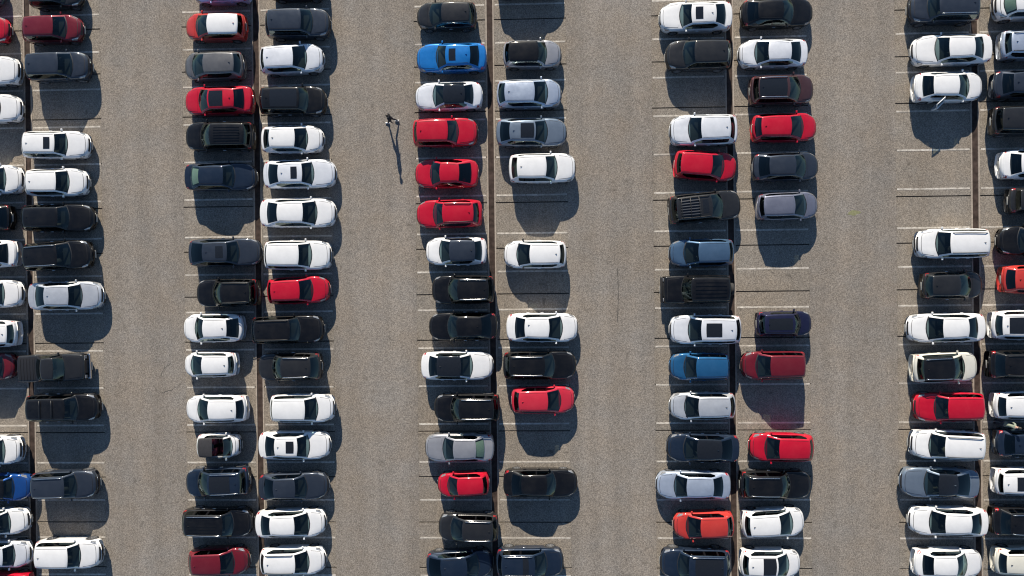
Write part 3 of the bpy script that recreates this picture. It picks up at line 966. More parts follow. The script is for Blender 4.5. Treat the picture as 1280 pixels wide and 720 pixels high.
# (column, zoom, x0, x1, y0, y1, nose, kind, colour, extras): ws = windscreen base/top, rw = rear window top/base
CARS = [
 # 0: cut by the left edge
 (0, 'A', None, 36, -27, 9, 'R', 'hatch', 'blue-grey', {}),
 (0, 'A', None, 92, 22.5, 55, 'R', 'hatch', 'red', {}),
 (0, 'A', None, 174, 73, 108.5, 'R', 'suv', 'white', {}),
 (0, 'A', None, 176, 119, 155.5, 'R', 'sedan', 'white', {}),
 (0, 'A', None, 186, 206, 245, 'R', 'sedan', 'white', dict(ws=(42, -40))),
 (0, 'A', None, 116, 257, 289.5, 'L', 'sedan', 'black', dict(rw=(-30, 50))),
 (0, 'A', None, 162, 301.5, 335, 'L', 'sedan', 'white', dict(rw=(-20, 60), roof='black')),
 (0, 'A', None, 186, 351, 385, 'R', 'sedan', 'white', dict(ws=(32, -45))),
 (0, 'A', None, 160, 400, 434, 'L', 'hatch', 'white', dict(rw=(45, 95))),
 (0, 'A', None, 136, 442.5, 474, 'R', 'coupe', 'dark red', dict(ws=(28, -50))),
 (0, 'A', None, 188, 543, 580, 'R', 'suv', 'white', dict(ws=(36, -60))),
 (0, 'A', None, 246, 592, 624, 'R', 'coupe', 'deep blue', dict(ws=(102, 20), roof='black')),
 (0, 'A', None, 232, 635, 668, 'R', 'hatch', 'white', dict(ws=(76, -10), yaw=4)),
 (0, 'A', None, 244, 675, 707, 'R', 'sedan', 'pearl', dict(ws=(108, 12))),
 (0, 'A', None, 246, 714, 748, 'L', 'hatch', 'red', {}),
 # 1
 (1, 'A', 215, 612, -23, 14.5, 'R', 'hatch', 'charcoal', {}),
 (1, 'A', 172, 612, 20, 56, 'R', 'hatch', 'dark red', dict(ws=(482, 372))),
 (1, 'A', 207, 672, 67.5, 103, 'R', 'suv', 'slate', dict(ws=(524, 408))),
 (1, 'A', 170, 664, 165, 199.5, 'R', 'estate', 'white', dict(ws=(486, 384), sun=[(310, 356)])),
 (1, 'A', 192, 652, 211, 247, 'R', 'hatch', 'white', dict(ws=(498, 394))),
 (1, 'A', 165, 697, 257, 289.5, 'R', 'estate', 'black', dict(ws=(498, 408))),
 (1, 'A', 185, 688, 302.5, 338, 'R', 'suv', 'black', dict(ws=(514, 400), rails='c', yaw=3)),
 (1, 'A', 215, 756, 352, 388, 'R', 'sedan', 'silver', dict(ws=(592, 484), rw=(318, 254))),
 (1, 'A', 155, 648, 443, 476, 'R', 'pickup', 'charcoal', dict(ws=(466, 392), rw=(290, 262), yaw=1.5)),
 (1, 'A', 205, 737, 493, 525, 'R', 'suv', 'black', dict(ws=(562, 458), bars=(.30, .62), barmat='trim')),
 (1, 'A', 245, 727, 587, 622, 'R', 'suv', 'slate', dict(ws=(554, 454), rails='c', yaw=2)),
 (1, 'A', 270, 752, 672, 709, 'R', 'suv', 'white', dict(ws=(580, 478))),
 # 2
 (2, 'B', 120, 570, -30, 6.5, 'L', 'sedan', 'periwinkle', {}),
 (2, 'B', 72, 540, 18, 53, 'L', 'hatch', 'orange-red', dict(ws=(150, 236), rw=(460, 494), roof='white')),
 (2, 'B', 62, 526, 65, 103, 'L', 'hatch', 'grey', dict(ws=(122, 206), rw=(428, 486))),
 (2, 'B', 65, 596, 109, 145.5, 'L', 'sedan', 'red', dict(ws=(172, 238), rw=(425, 512), sun=[(240, 348)], sunw=.78)),
 (2, 'B', 78, 606, 154, 189.5, 'L', 'suv', 'black', dict(ws=(186, 250), slats=(.12, .88, 6))),
 (2, 'B', 72, 614, 205, 239, 'R', 'sedan', 'navy', dict(ws=(442, 346), rw=(170, 116), fin=0, sky_reflection='rear')),
 (2, 'B', 102, 652, 299, 333, 'R', 'sedan', 'slate', dict(ws=(476, 374), rw=(202, 112), sun=[(294, 350)])),
 (2, 'B', 160, 642, 350, 382.5, 'L', 'suv', 'black', dict(ws=(276, 334), rails='t')),
 (2, 'B', 50, 526, 392, 428.5, 'L', 'coupe', 'white', dict(ws=(144, 202), rw=(368, 474))),
 (2, 'B', 60, 476, 439, 472, 'L', 'hatch', 'white', dict(ws=(112, 196), rw=(388, 438))),
 (2, 'B', 72, 552, 493, 528, 'L', 'hatch', 'white', dict(ws=(164, 242), rw=(444, 508))),
 (2, 'B', 165, 497, 541, 572, 'R', 'micro', 'white', dict(ws=(440, 388), open_front=1, seat='r')),
 (2, 'B', 80, 572, 582, 620, 'L', 'suv', 'navy', dict(ws=(166, 238), rails='c', sun=[(245, 400)], sunw=.74, yaw=2)),
 (2, 'B', 60, 592, 635, 668, 'R', 'suv', 'black', dict(ws=(432, 342), rails='c', slats=(.15, .9, 5), slath=.014)),
 (2, 'B', 102, 562, 682, 719, 'R', 'hatch', 'dark red', dict(ws=(438, 324), yaw=2)),
 # 3
 (3, 'B', 700, 1130, -33, 2.5, 'R', 'hatch', 'black', {}),
 (3, 'B', 680, 1167, 13, 50, 'R', 'suv', 'slate', dict(ws=(1026, 930))),
 (3, 'B', 635, 1117, 55, 96, 'R', 'hatch', 'pearl', dict(ws=(980, 868), yaw=2)),
 (3, 'B', 635, 1137, 110, 145.5, 'R', 'suv', 'black', dict(ws=(994, 918), sun=[(905, 700)], sunw=.80)),
 (3, 'B', 645, 1117, 158, 193, 'R', 'hatch', 'white', dict(ws=(988, 882), rw=(698, 658))),
 (3, 'B', 660, 1208, 200, 237, 'R', 'sedan', 'pearl', dict(ws=(1034, 938), rw=(768, 692), sun=[(906, 858)])),
 (3, 'B', 635, 1207, 248, 286, 'R', 'sedan', 'white', dict(ws=(1058, 942), rw=(762, 682), fin=0)),
 (3, 'B', 670, 1177, 301, 338, 'R', 'suv', 'white', dict(ws=(1018, 912), fin=0)),
 (3, 'B', 690, 1162, 347, 379, 'R', 'hatch', 'red', dict(ws=(1028, 918), yaw=2)),
 (3, 'B', 575, 1117, 396, 428, 'R', 'suv', 'black', dict(ws=(932, 848), rails='t', yaw=1)),
 (3, 'B', 620, 1107, 442, 474, 'L', 'suv', 'charcoal', dict(ws=(722, 786), rw=(1004, 1066), rails='c')),
 (3, 'B', 715, 1202, 492, 527, 'R', 'suv', 'white', dict(ws=(1064, 958), fin=0)),
 (3, 'B', 625, 1167, 538, 574, 'R', 'sedan', 'white', dict(ws=(1002, 902), rw=(742, 668), sun=[(882, 822)])),
 (3, 'B', 625, 1152, 590, 624, 'R', 'sedan', 'slate', dict(ws=(984, 886), rw=(732, 662), yaw=1.5)),
 (3, 'B', 600, 1132, 635, 671, 'R', 'sedan', 'white', dict(ws=(1002, 878), rw=(706, 636), fin=0, yaw=1.5)),
 (3, 'B', 635, 1132, 681, 718, 'R', 'hatch', 'white', dict(ws=(998, 884), rails='w', yaw=1)),
 # 4
 (4, 'C', 65, 517, 5, 38, 'L', 'hatch', 'charcoal', dict(ws=(158, 256))),
 (4, 'C', 62, 592, 55, 92.5, 'L', 'sedan', 'bright blue', dict(ws=(212, 286), rw=(460, 532), sun=[(304, 356)])),
 (4, 'C', 50, 562, 104, 139, 'L', 'coupe', 'pearl', dict(ws=(188, 268), rw=(420, 490), roof='glass')),
 (4, 'C', 40, 526, 150, 184.5, 'R', 'suv', 'red', dict(ws=(378, 292))),
 (4, 'C', 50, 532, 199, 237, 'L', 'coupe', 'red', dict(ws=(168, 242), rw=(374, 478), fin=0)),
 (4, 'C', 62, 560, 250, 286, 'L', 'hatch', 'red', dict(ws=(190, 262), rw=(488, 528), rails='w')),
 (4, 'C', 130, 592, 297, 332, 'L', 'hatch', 'white', dict(ws=(236, 314), rw=(500, 552), roof='glassgrey')),
 (4, 'C', 180, 652, 345, 379.5, 'L', 'suv', 'black', dict(ws=(302, 374), rails='c')),
 (4, 'c', 95, 612, 391, 425, 'L', 'sedan', 'black', dict(ws=(238, 308), rw=(486, 562))),
 (4, 'c', 40, 582, 439, 475, 'R', 'sedan', 'white', dict(ws=(424, 330), rw=(160, 96), roof='glass')),
 (4, 'c', 138, 632, 492, 526, 'L', 'suv', 'black', dict(ws=(262, 324), rails='c')),
 (4, 'c', 65, 587, 541, 577, 'L', 'sedan', 'mid-grey', dict(ws=(202, 284), rw=(444, 512), fin=0, sky_reflection='rear')),
 (4, 'c', 160, 552, 587, 622, 'L', 'hatch', 'red', dict(ws=(238, 314), yaw=2.5, fin=0)),
 (4, 'c', 170, 622, 640, 675, 'L', 'suv', 'charcoal', dict(ws=(258, 352), rails='c', yaw=-1)),
 (4, 'c', 78, 582, 686, 722, 'R', 'sedan', 'navy', dict(ws=(474, 376), rw=(192, 96), yaw=3)),
 # 5
 (5, 'C', 660, 1155, -38, -2, 'R', 'sedan', 'silver', {}),
 (5, 'C', 715, 1152, 52, 87, 'R', 'hatch', 'mid-grey', dict(ws=(1040, 975), roof='black', fin=0)),
 (5, 'C', 668, 1152, 99.5, 138, 'R', 'hatch', 'silver-blue', dict(ws=(1048, 942), rw=(728, 676))),
 (5, 'C', 663, 1192, 149, 184.5, 'R', 'sedan', 'blue-grey', dict(ws=(1046, 952), rw=(768, 690), sun=[(948, 845)], sunw=.74)),
 (5, 'C', 760, 1258, 193, 230, 'R', 'suv', 'white', dict(ws=(1118, 1032), rw=(820, 780))),
 (5, 'C', 718, 1187, 301, 336, 'L', 'hatch', 'white', dict(ws=(816, 920), mirror='t')),
 (5, 'c', 680, 1217, 391, 428, 'R', 'sedan', 'white', dict(ws=(1098, 992), rw=(822, 742), finv=.3)),
 (5, 'c', 655, 1202, 439, 474, 'R', 'estate', 'black', dict(ws=(1040, 962), rails='w')),
 (5, 'c', 718, 1192, 483, 516, 'R', 'hatch', 'coral-red', dict(ws=(1086, 982), rw=(772, 738))),
 (5, 'c', 656, 1212, 585, 621, 'R', 'sedan', 'black', dict(ws=(1048, 978), rw=(796, 718), fin=0)),
 (5, 'c', 605, 1107, 682, 719, 'R', 'suv', 'navy', dict(ws=(982, 886), rails='c', sun=[(846, 802)], sunw=.8)),
 # 6
 (6, 'D', 50, 600, 3, 42.5, 'L', 'sedan', 'white', dict(ws=(208, 304), rw=(478, 552), sun=[(328, 386)])),
 (6, 'D', 95, 587, 52, 90, 'L', 'suv', 'charcoal', dict(ws=(232, 328))),
 (6, 'D', 125, 634, 144, 184.5, 'L', 'suv', 'pearl', dict(ws=(274, 378), rw=(592, 618))),
 (6, 'D', 158, 637, 189, 228, 'R', 'hatch', 'red', dict(ws=(540, 448), rw=(220, 190), yaw=-5, fin=0)),
 (6, 'D', 115, 662, 241, 279, 'R', 'suv', 'charcoal', dict(ws=(534, 450), rails='t', sun=[(430, 384)], slats=(.34, .9, 6), slath=.09, slatm='grey', bars=(.36, .62, .88), yaw=5)),
 (6, 'D', 123, 612, 300, 333, 'L', 'hatch', 'steel-blue', dict(ws=(238, 358), fin=0)),
 (6, 'D', 75, 575, 346, 378, 'L', 'offroad', 'black', dict(ws=(222, 300), slats=(.1, .9, 5))),
 (6, 'D', 125, 662, 394, 430, 'L', 'suv', 'pearl', dict(ws=(272, 378), rw=(636, 660), sun=[(408, 528)], sunw=.62)),
 (6, 'D', 123, 577, 442, 474, 'L', 'minivan', 'teal-blue', dict(ws=(240, 340), fin=0)),
 (6, 'D', 125, 622, 490, 524, 'L', 'hatch', 'silver', dict(ws=(244, 358), rw=(590, 618))),
 (6, 'D', 105, 652, 541, 577.5, 'L', 'sedan', 'navy', dict(ws=(236, 346), rw=(520, 604), roof='glass', yaw=-1)),
 (6, 'D', 25, 587, 588, 623, 'L', 'sedan', 'silver-blue', dict(ws=(166, 268), rw=(458, 534), fin=0)),
 (6, 'D', 153, 612, 638, 672.5, 'L', 'hatch', 'orange-red', dict(ws=(256, 374), rw=(568, 604), yaw=2, fin=0)),
 (6, 'D', 55, 582, 682, 722, 'L', 'suv', 'navy', dict(ws=(192, 284), rails='c', sun=[(325, 540)], sunw=.78)),
 # 7
 (7, 'D', 655, 1212, -1, 36.5, 'R', 'coupe', 'black', dict(ws=(1060, 985), rw=(806, 716), fin=0)),
 (7, 'D', 638, 1162, 51, 86.5, 'L', 'sedan', 'pearl', dict(ws=(770, 884), rw=(1042, 1118), fin=0)),
 (7, 'D', 718, 1207, 96, 133, 'R', 'suv', 'maroon-brown', dict(ws=(1112, 1032), rails='c', sun=[(1020, 810)], sunw=.78)),
 (7, 'D', 735, 1237, 143, 179, 'R', 'sedan', 'red', dict(ws=(1134, 1042), rw=(826, 772))),
 (7, 'D', 740, 1252, 192, 227, 'R', 'sedan', 'slate', dict(ws=(1154, 1076), rw=(890, 800), fin=0)),
 (7, 'D', 773, 1247, 242, 275, 'R', 'hatch', 'violet-grey', dict(ws=(1158, 1068), rw=(842, 808), yaw=1.5, fin=0)),
 (7, 'D', 770, 1197, 388, 421.5, 'R', 'mini', 'indigo', dict(ws=(1114, 1072), rw=(850, 806), sun=[(1060, 880)], sunw=.6)),
 (7, 'D', 658, 1147, 439, 474, 'L', 'minivan', 'dark red', dict(ws=(778, 898), fin=0)),
 (7, 'D', 718, 1207, 540, 577, 'L', 'hatch', 'red', dict(ws=(846, 964), fin=0, yaw=-1)),
 (7, 'D', 645, 1197, 587, 623, 'R', 'estate', 'black', dict(ws=(1036, 976), rails='c')),
 (7, 'D', 663, 1147, 633, 671, 'R', 'hatch', 'white', dict(ws=(1056, 958), rw=(740, 698), yaw=3.5)),
 (7, 'D', 648, 1117, 684, 721, 'R', 'hatch', 'white', dict(ws=(1026, 942), rw=(728, 684), sun=[(938, 838)], sunw=.82)),
 # 8
 (8, 'E', 135, 672, -8, 33, 'L', 'suv', 'slate', dict(ws=(296, 396), rails='c')),
 (8, 'E', 160, 770, 44, 84.5, 'L', 'sedan', 'white', dict(ws=(352, 470), rw=(652, 718), fin=0)),
 (8, 'E', 170, 714, 91, 130, 'R', 'sedan', 'white', dict(ws=(608, 534), rw=(352, 258), open_door=46, fin=0)),
 (8, 'E', 187, 748, 287, 323.5, 'L', 'suv', 'white', dict(ws=(358, 478), rails='t')),
 (8, 'E', 230, 712, 341, 373, 'R', 'hatch', 'charcoal', dict(ws=(624, 542), rw=(340, 286))),
 (8, 'E', 126, 720, 392, 428, 'L', 'sedan', 'white', dict(ws=(286, 424), rw=(606, 674), fin=0)),
 (8, 'E', 155, 662, 440, 478, 'R', 'suv', 'cream', dict(ws=(574, 500), rails='c', roof='black', yaw=2)),
 (8, 'E', 170, 706, 491, 525, 'L', 'suv', 'red', dict(ws=(346, 460), fin=0)),
 (8, 'E', 145, 714, 537, 573, 'L', 'suv', 'white', dict(ws=(306, 438), rails='t', yaw=-2.5)),
 (8, 'E', 78, 674, 582, 623, 'L', 'sedan', 'blue-grey', dict(ws=(270, 388), rw=(520, 618), roof='glass', yaw=-1.5)),
 (8, 'E', 140, 742, 632, 669, 'L', 'sedan', 'white', dict(ws=(310, 440), rw=(626, 702), fin=0, yaw=-1.5)),
 (8, 'E', 168, 712, 684, 721, 'R', 'sedan', 'white', dict(ws=(592, 520), rw=(352, 258), fin=0)),
 # 9: cut by the right edge
 (9, 'E', 768, None, -10, 27, 'L', 'suv', 'white', dict(ws=(872, 970), sky_reflection='front')),
 (9, 'E', 812, None, 39, 77, 'R', 'estate', 'silver-blue', dict(rw=(932, 882), rails='t')),
 (9, 'E', 756, None, 90, 125.5, 'R', 'sedan', 'slate', dict(rw=(952, 858))),
 (9, 'E', 744, None, 135, 171, 'R', 'suv', 'charcoal', dict(rw=(864, 802))),
 (9, 'E', 804, None, 188, 225.5, 'R', 'sedan', 'white', dict(rw=(1010, 916))),
 (9, 'E', 872, None, 237, 266.5, 'R', 'mini', 'charcoal', dict(rw=(1000, 962))),
 (9, 'E', 804, None, 283, 318.5, 'L', 'sedan', 'black', dict(ws=(972, 1070))),
 (9, 'E', 820, None, 332, 367.5, 'R', 'hatch', 'orange-red', dict(rw=(962, 884))),
 (9, 'E', 744, None, 387, 426, 'R', 'hatch', 'white', dict(rw=(864, 796), sun=[(1100, 914)], sunw=.76)),
 (9, 'E', 716, None, 439, 471.5, 'R', 'suv', 'black', dict(rw=(886, 808), rails='t')),
 (9, 'E', 760, None, 489, 523.5, 'R', 'hatch', 'white', dict(rw=(892, 828))),
 (9, 'E', 776, None, 537, 569, 'R', 'sedan', 'navy', dict(rw=(960, 872))),
 (9, 'E', 768, None, 584, 618, 'R', 'hatch', 'white', dict(rw=(866, 820), sun=[(1120, 972)], sunw=.7)),
 (9, 'E', 740, None, 632, 667.5, 'R', 'suv', 'black', dict(rw=(926, 848), rails='w')),
 (9, 'E', 768, None, 682, 718, 'R', 'hatch', 'cream', dict(rw=(896, 832))),
]
WORD = {'sedan': 'sedan', 'coupe': 'coupe', 'hatch': 'hatchback', 'suv': 'SUV', 'estate': 'estate car', 'minivan': 'minivan',
        'offroad': 'boxy off-roader', 'pickup': 'pickup truck', 'mini': 'small boxy car', 'micro': 'tiny convertible'}
NAME = {'sedan': 'sedan_car', 'coupe': 'coupe_car', 'hatch': 'hatchback_car', 'suv': 'suv_car', 'estate': 'estate_car', 'minivan': 'minivan_car',
        'offroad': 'off_road_car', 'pickup': 'pickup_truck', 'mini': 'compact_car', 'micro': 'convertible_car'}
DEF_L = {'sedan': 4.65, 'coupe': 4.4, 'hatch': 4.2, 'suv': 4.5, 'estate': 4.6, 'minivan': 4.3, 'offroad': 4.3, 'pickup': 4.9, 'mini': 3.9, 'micro': 2.8}
ORD = ['first', 'second', 'third', 'fourth', 'fifth', 'sixth', 'seventh', 'eighth', 'ninth', 'tenth', 'eleventh', 'twelfth', 'thirteenth', 'fourteenth', 'fifteenth', 'sixteenth']
COLN = ['leftmost column', 'second column from left', 'third column from left', 'fourth column from left', 'fifth column from left',
        'fifth column from right', 'fourth column from right', 'third column from right', 'second column from right', 'rightmost column']
SHADE = {'pearl': 'pale silver', 'violet-grey': 'violet grey', 'silver-blue': 'bluish silver', 'blue-grey': 'blue grey', 'charcoal': 'charcoal', 'slate': 'dark slate',
         'navy': 'dark navy', 'steel-blue': 'steel blue', 'teal-blue': 'teal blue', 'coral-red': 'light red', 'orange-red': 'orange red', 'maroon-brown': 'dark maroon',
         'mid-grey': 'medium grey', 'cream': 'cream white', 'indigo': 'dark indigo', 'periwinkle': 'periwinkle blue', 'black': 'black'}

def feature(x):
    if x.get('open_front'): return 'with black folding top and maroon seats'
    if x.get('open_door'): return 'with one door open'
    if x.get('roof') == 'white': return 'with white roof'
    if x.get('roof') in ('glass', 'black', 'glassgrey'): return 'with black roof'
    if x.get('slath', 0) > .05: return 'with slatted roof rack'
    if x.get('slats') and not x.get('rails'): return 'with ribbed roof'
    if x.get('sun'): return 'with sunroof'
    if x.get('bars'): return 'with roof crossbars'
    if x.get('rails') == 'c': return 'with bright roof rails'
    return ''

DEBUG = []
placed = []
for (c, zm, zx0, zx1, y0, y1, nose, kind, colour, ex) in CARS:
    ox, sc_ = ZOOM[zm]
    K = KINDS[kind]
    top_half = (y0 + y1) / 2 < 372
    za, zb_ = (.85, .40) if top_half else (.40, .85)
    X = lambda zx: ox + zx / sc_
    ym = (y0 + y1) / 2
    Yt, Yb = at(640, y0, za), at(640, y1, zb_)
    xr_px = X(zx0 if zx0 is not None else zx1)
    # the picture's left end is seen at bumper height, the end away from the middle at bonnet height
    left_z, right_z = (.75, .45) if xr_px < 615 else (.45, .75)
    L = DEF_L[kind]
    if zx0 is None:
        pr = at(X(zx1), ym, right_z); pl = pr - Vector((L, 0, 0))
    elif zx1 is None:
        pl = at(X(zx0), ym, left_z); pr = pl + Vector((L, 0, 0))
    else:
        pl, pr = at(X(zx0), ym, left_z), at(X(zx1), ym, right_z)
        L = pr.x - pl.x
    cx = (pl.x + pr.x) / 2
    # the middle line across, at this x
    pxm = 640 + (cx - CAM_LOC.x) * 19.0
    ya, yb = at(pxm, y0, za).y, at(pxm, y1, zb_).y
    cy = (ya + yb) / 2
    Wm = ya - yb
    yaw = ex.get('yaw', random.uniform(-.7, .7))
    W = min(max(K['W'] * .6 + Wm * .4, K['W'] - .07), K['W'] + .09)
    W = min(W, .46 * L if kind != 'micro' else W)
    DEBUG.append((c, kind, colour, round(L, 2), round(Wm, 2), round(W, 2)))
    sgn = 1 if nose == 'R' else -1
    H = K['H']
    loc = lambda zx, z: (at(X(zx), ym, z).x - cx) * sgn
    fr = K['fr']
    xc, xrf, xrr, xrb = (L / 2 - f * L for f in fr)
    if 'ws' in ex:
        xc, xrf = loc(ex['ws'][0], K['zc'] + .03) - .04, loc(ex['ws'][1], H - .03) - .02
    if 'rw' in ex:
        xrr, xrb = loc(ex['rw'][0], H - .05), loc(ex['rw'][1], K['zd'] + .04)
        xrr += .04; xrb -= .03
    xc = min(xc, L / 2 - .45)
    xrf = min(max(xrf, xc - 1.15), xc - .38)
    xrb = max(xrb, -L / 2 + .10)
    xrr = min(max(xrr, xrb + .10), xrf - .7)
    shp = Shape(kind, L, W, xc, xrf, xrr, xrb)
    sp = dict(shape=shp, color=colour)
    for k in ('rails', 'slats', 'slath', 'open_front', 'open_door', 'sunw', 'fin', 'finv', 'bars', 'spoiler', 'sky_reflection'):
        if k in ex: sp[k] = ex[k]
    if 'sun' in ex:
        sp['sunroofs'] = [sorted((loc(a, H), loc(b, H)), reverse=True) for a, b in ex['sun']]
    rf = ex.get('roof')
    if rf == 'white': sp['roofmat'] = PAINTS['white']
    if rf == 'black': sp['roofmat'] = PAINTS['black']
    if rf == 'glass': sp['roofmat'] = ROOFGLASS
    if rf == 'glassgrey': sp['roofmat'] = PAINTS['slate']
    if ex.get('open_front'): sp['roofmat'] = SOFT
    if ex.get('frame') == 'black': sp['framemat'] = TRIM
    if ex.get('seat') == 'r': sp['seatmat'] = SEATR
    elif random.random() < .28: sp['seatmat'] = SEATB
    if ex.get('mirror') == 't': sp['mirrormat'] = TRIM
    if ex.get('slatm') == 'grey': sp['slatmat'] = PAINTS['grey']
    if ex.get('rails') == 'w': sp['rails'] = 't' if colour in ('white', 'red') else 'c'
    if colour in ('black', 'charcoal', 'navy') and random.random() < .5: sp['handlemat'] = CHROME
    placed.append(dict(col=c, y=cy, x=cx, yaw=yaw, nose=nose, kind=kind, colour=colour, ex=ex, spec=sp))

# labels: by look first, then by the neighbours, then by the column
def look(p, feat=True):
    f = feature(p['ex']) if feat else ''
    return (SHADE.get(p['colour'], p['colour']) + ' ' + WORD[p['kind']] + (' ' + f if f else '')).strip()
def short(p):
    return SHADE.get(p['colour'], p['colour']) + ' ' + WORD[p['kind']]
for c in range(10):
    col = sorted([p for p in placed if p['col'] == c], key=lambda p: -p['y'])
    for i, p in enumerate(col):
        p['rank'] = i
        near = lambda q: q is not None and abs(q['y'] - p['y']) < 3.6
        up, dn = (col[i - 1] if i else None), (col[i + 1] if i + 1 < len(col) else None)
        p['up'] = up if near(up) else None
        p['dn'] = dn if near(dn) else None
def count_words(t):
    return len(t.replace(',', ' ').split())
def cand(p):
    u, d = p['up'], p['dn']
    L0 = look(p)
    edge = 'top' if p['rank'] == 0 and p['y'] > 32 else 'bottom' if p['y'] < 0.5 else None
    if u and d: rel = f"between {short(u)} and {short(d)}"
    elif (u or d) and edge: rel = f"beside {short(u or d)} at the {edge} edge"
    elif u or d: rel = f"beside {short(u or d)} and an empty bay"
    elif edge: rel = f"cut by the {edge} edge"
    else: rel = 'standing alone between two empty bays'
    out = [f"{L0} {rel}, {COLN[p['col']]}",
           f"{look(p, False)} {rel}, {COLN[p['col']]}",
           f"{L0} {rel}",
           f"{L0}, {ORD[p['rank']]} from top in {COLN[p['col']]}"]
    return [t for t in out if count_words(t) <= 16]
allc = [cand(p) for p in placed]
for p, cs in zip(placed, allc):
    for t in cs:
        if sum(t in o for o in allc) == 1:
            p['label'] = t
            break
    else:
        p['label'] = f"{short(p)}, {ORD[p['rank']]} from top in {COLN[p['col']]}"

for p in placed:
    e = bpy.data.objects.new(NAME[p['kind']], None)
    e.empty_display_size = 0.3
    COL.objects.link(e)
    e.location = (p['x'], p['y'], 0.001)
    e.rotation_euler = (0, 0, rad(p['yaw'] + (0 if p['nose'] == 'R' else 180)))
    tag(e, p['label'], 'pickup truck' if p['kind'] == 'pickup' else 'car', 'cars parked in the marked bays')
    build_car(e, p['spec'])

# ------------------------------------------------------------------ people
SKIN = plain('skin', (0.42, 0.26, 0.19), 0.55, var=0.05)
HAIR = plain('dark_hair', (0.02, 0.015, 0.012), 0.6, var=0.3)
CLOTH_DARK = plain('dark_jacket', (0.022, 0.023, 0.026), 0.9, var=0.2)
CLOTH_TROUSER = plain('dark_trousers', (0.035, 0.035, 0.04), 0.9, var=0.2)
CLOTH_GREEN = plain('grey_green_jacket', (0.19, 0.215, 0.165), 0.9, var=0.15)
CLOTH_JEANS = plain('blue_jeans', (0.05, 0.065, 0.10), 0.9, var=0.2)
SHOE_W = plain('white_trainer', (0.75, 0.75, 0.73), 0.6, var=0.05)
SHOE_D = plain('dark_shoe', (0.03, 0.028, 0.026), 0.6, var=0.1)

def skinned(name, verts, edges, radii, root=0, sub=2):
    me = bpy.data.meshes.new(name + '_cage')
    me.from_pydata([tuple(v) for v in verts], edges, [])
    o = bpy.data.objects.new(name + '_cage', me)
    COL.objects.link(o)
    o.modifiers.new('skin', 'SKIN')
    lay = me.skin_vertices[0].data
    for i, r in enumerate(radii):
        lay[i].radius = r if isinstance(r, tuple) else (r, r)
        lay[i].use_root = (i == root)
    sb = o.modifiers.new('sub', 'SUBSURF')
    sb.levels = sub; sb.render_levels = sub
    dg = bpy.context.evaluated_depsgraph_get()
    dg.update()
    out = bpy.data.meshes.new_from_object(o.evaluated_get(dg))
    out.name = name
    bpy.data.objects.remove(o)
    out.polygons.foreach_set('use_smooth', [True] * len(out.polygons))
    return out

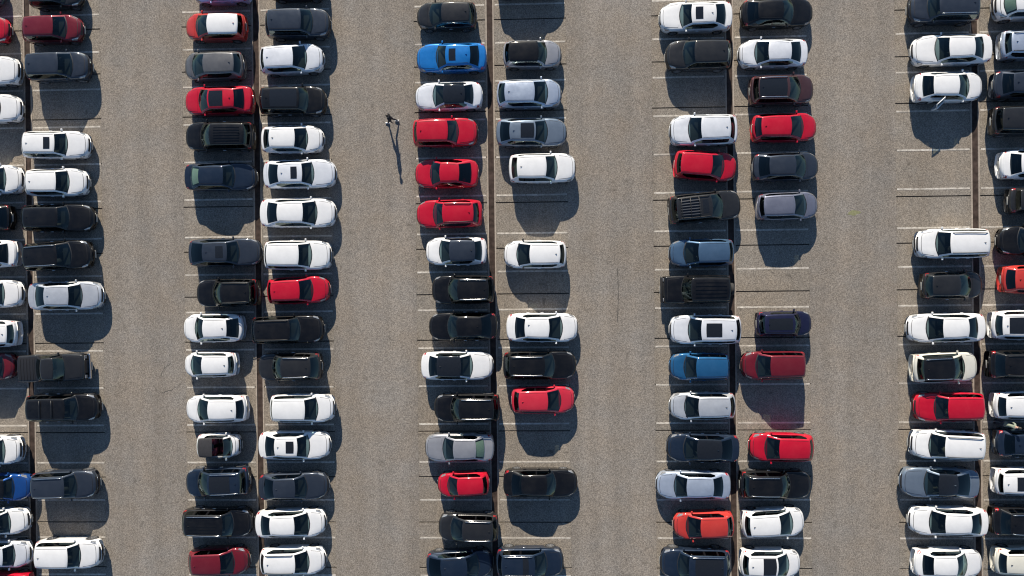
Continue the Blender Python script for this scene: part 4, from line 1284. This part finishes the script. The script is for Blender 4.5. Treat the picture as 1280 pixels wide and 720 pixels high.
def person(label, loc, rz, legs, arms, top_mat, leg_mat, shoe_mat, lean=0.0):
    V, E, Rr = [], [], []
    def add(p, r, link=None):
        V.append(Vector(p)); Rr.append(r)
        if link is not None: E.append((link, len(V) - 1))
        return len(V) - 1
    lx = lambda z: lean * max(z - .95, 0)
    pel = add((0, 0, .96), (.125, .155))
    wst = add((lx(1.12), 0, 1.12), (.105, .135), pel)
    chs = add((lx(1.32), 0, 1.32), (.115, .165), wst)
    shl = add((lx(1.44), 0, 1.44), (.085, .12), chs)
    nck = add((lx(1.52) + .01, 0, 1.525), .055, shl)
    jaw = add((lx(1.6) + .035, 0, 1.595), (.078, .062), nck)
    hed = add((lx(1.68) + .02, 0, 1.675), (.098, .078), jaw)
    add((lx(1.74) + .01, 0, 1.735), (.07, .06), hed)
    wrists = []
    for sg, (kx, kz, ax, az, tx) in zip((1, -1), legs):
        hip = add((0, .095 * sg, .90), .098, pel)
        mid = add((kx * .5, .095 * sg, (.9 + kz) / 2 + .01), .082, hip)
        kn = add((kx, .095 * sg, kz), .060, mid)
        cf = add((lerp(kx, ax, .4) - .015, .095 * sg, lerp(kz, az, .4)), .058, kn)
        an = add((ax, .095 * sg, az), .042, cf)
        ft = add((ax + tx * .5, .095 * sg, max(az - .05, .05)), (.04, .045), an)
        add((ax + tx, .095 * sg, .042), (.032, .042), ft)
    for sg, (ex_, ez, wx, wz, wy) in zip((1, -1), arms):
        sh = add((lx(1.42), .185 * sg, 1.41), .060, shl)
        el = add((lx(ez) + ex_, .235 * sg, ez), .046, sh)
        wr = add((lx(wz) + wx, wy * sg, wz), .032, el)
        d = (V[wr] - V[el]).normalized()
        pa = add(V[wr] + d * .07, (.022, .038), wr)
        wrists.append(V[wr])
        for q in range(4):
            f0 = add(V[pa] + d * .045 + Vector((.026 * (q - 1.5), 0, 0)), .0095, pa)
            f1 = add(V[f0] + d * (.036, .045, .04, .03)[q] + Vector((0, -.008 * sg, 0)), .0085, f0)
            add(V[f1] + d * .026 + Vector((0, -.018 * sg, 0)), .0075, f1)
        t0 = add(V[wr] + d * .05 + Vector((.045, -.01 * sg, 0)), .011, wr)
        add(V[t0] + d * .045 + Vector((.015, -.012 * sg, 0)), .0095, t0)
    me = skinned('body', V, E, Rr)
    me.materials.clear()
    for m in (SKIN, top_mat, leg_mat):
        me.materials.append(m)
    for p in me.polygons:
        c = p.center
        if c.z > 1.515: k = 0
        elif any((c - w).dot((c - w)) < .20 ** 2 and c.z < w.z + .0 and abs(c.y) > .15 for w in wrists): k = 0
        elif c.z > .93 or abs(c.y) > .20: k = 1
        else: k = 2
        p.material_index = k
    e = bpy.data.objects.new('person', None)
    COL.objects.link(e)
    e.location = loc
    e.rotation_euler = (0, 0, rz)
    tag(e, label, 'person')
    o = bpy.data.objects.new('body', me)
    COL.objects.link(o); o.parent = e
    # hair cap
    hv, hf = [], []
    for i in range(7):
        a = math.pi * .5 * i / 6 * 1.15
        for j in range(14):
            b = 2 * math.pi * j / 14
            front = .0 if math.cos(b) > .3 and a > 1.05 else 1
            aa = a if front else 1.05
            hv.append(Vector((lx(1.68) + .008 + .112 * math.sin(aa) * math.cos(b), .094 * math.sin(aa) * math.sin(b), 1.685 + .105 * math.cos(aa))))
    for i in range(6):
        for j in range(14):
            hf.append((i * 14 + j, i * 14 + (j + 1) % 14, (i + 1) * 14 + (j + 1) % 14, (i + 1) * 14 + j))
    obj('hair', mesh('hair', hv, hf, True), HAIR, e)
    for sg, (kx, kz, ax, az, tx) in zip((1, -1), legs):
        sh = box_mesh('shoe', -.09, .20, -.052, .052, 0.0, .095, .035)
        for v in sh.vertices:
            if v.co.x > .08: v.co.z *= .68
        obj('shoe', sh, shoe_mat, e, loc=(ax, .095 * sg, max(az - .10, .004)))
    return e

pa = at(491.5, 152.5, 0)
person('person in dark clothes and white shoes walking across the empty aisle', (pa.x, pa.y, 0), rad(176),
       [(.20, .50, .30, .10, .13), (-.04, .49, -.31, .13, .13)],
       [(-.10, 1.15, -.16, .92, .27), (.06, 1.15, .20, .95, .27)], CLOTH_DARK, CLOTH_TROUSER, SHOE_W, lean=.05)
pb = at(1262, 531.5, 1.2)
person('person in grey green jacket bending over between parked cars at the right edge', (pb.x - .1, pb.y, 0), rad(-14),
       [(.03, .50, .0, .10, .13), (.02, .50, -.02, .10, .13)],
       [(.10, 1.20, .30, 1.02, .22), (.12, 1.20, .34, 1.05, .20)], CLOTH_GREEN, CLOTH_JEANS, SHOE_D, lean=.55)
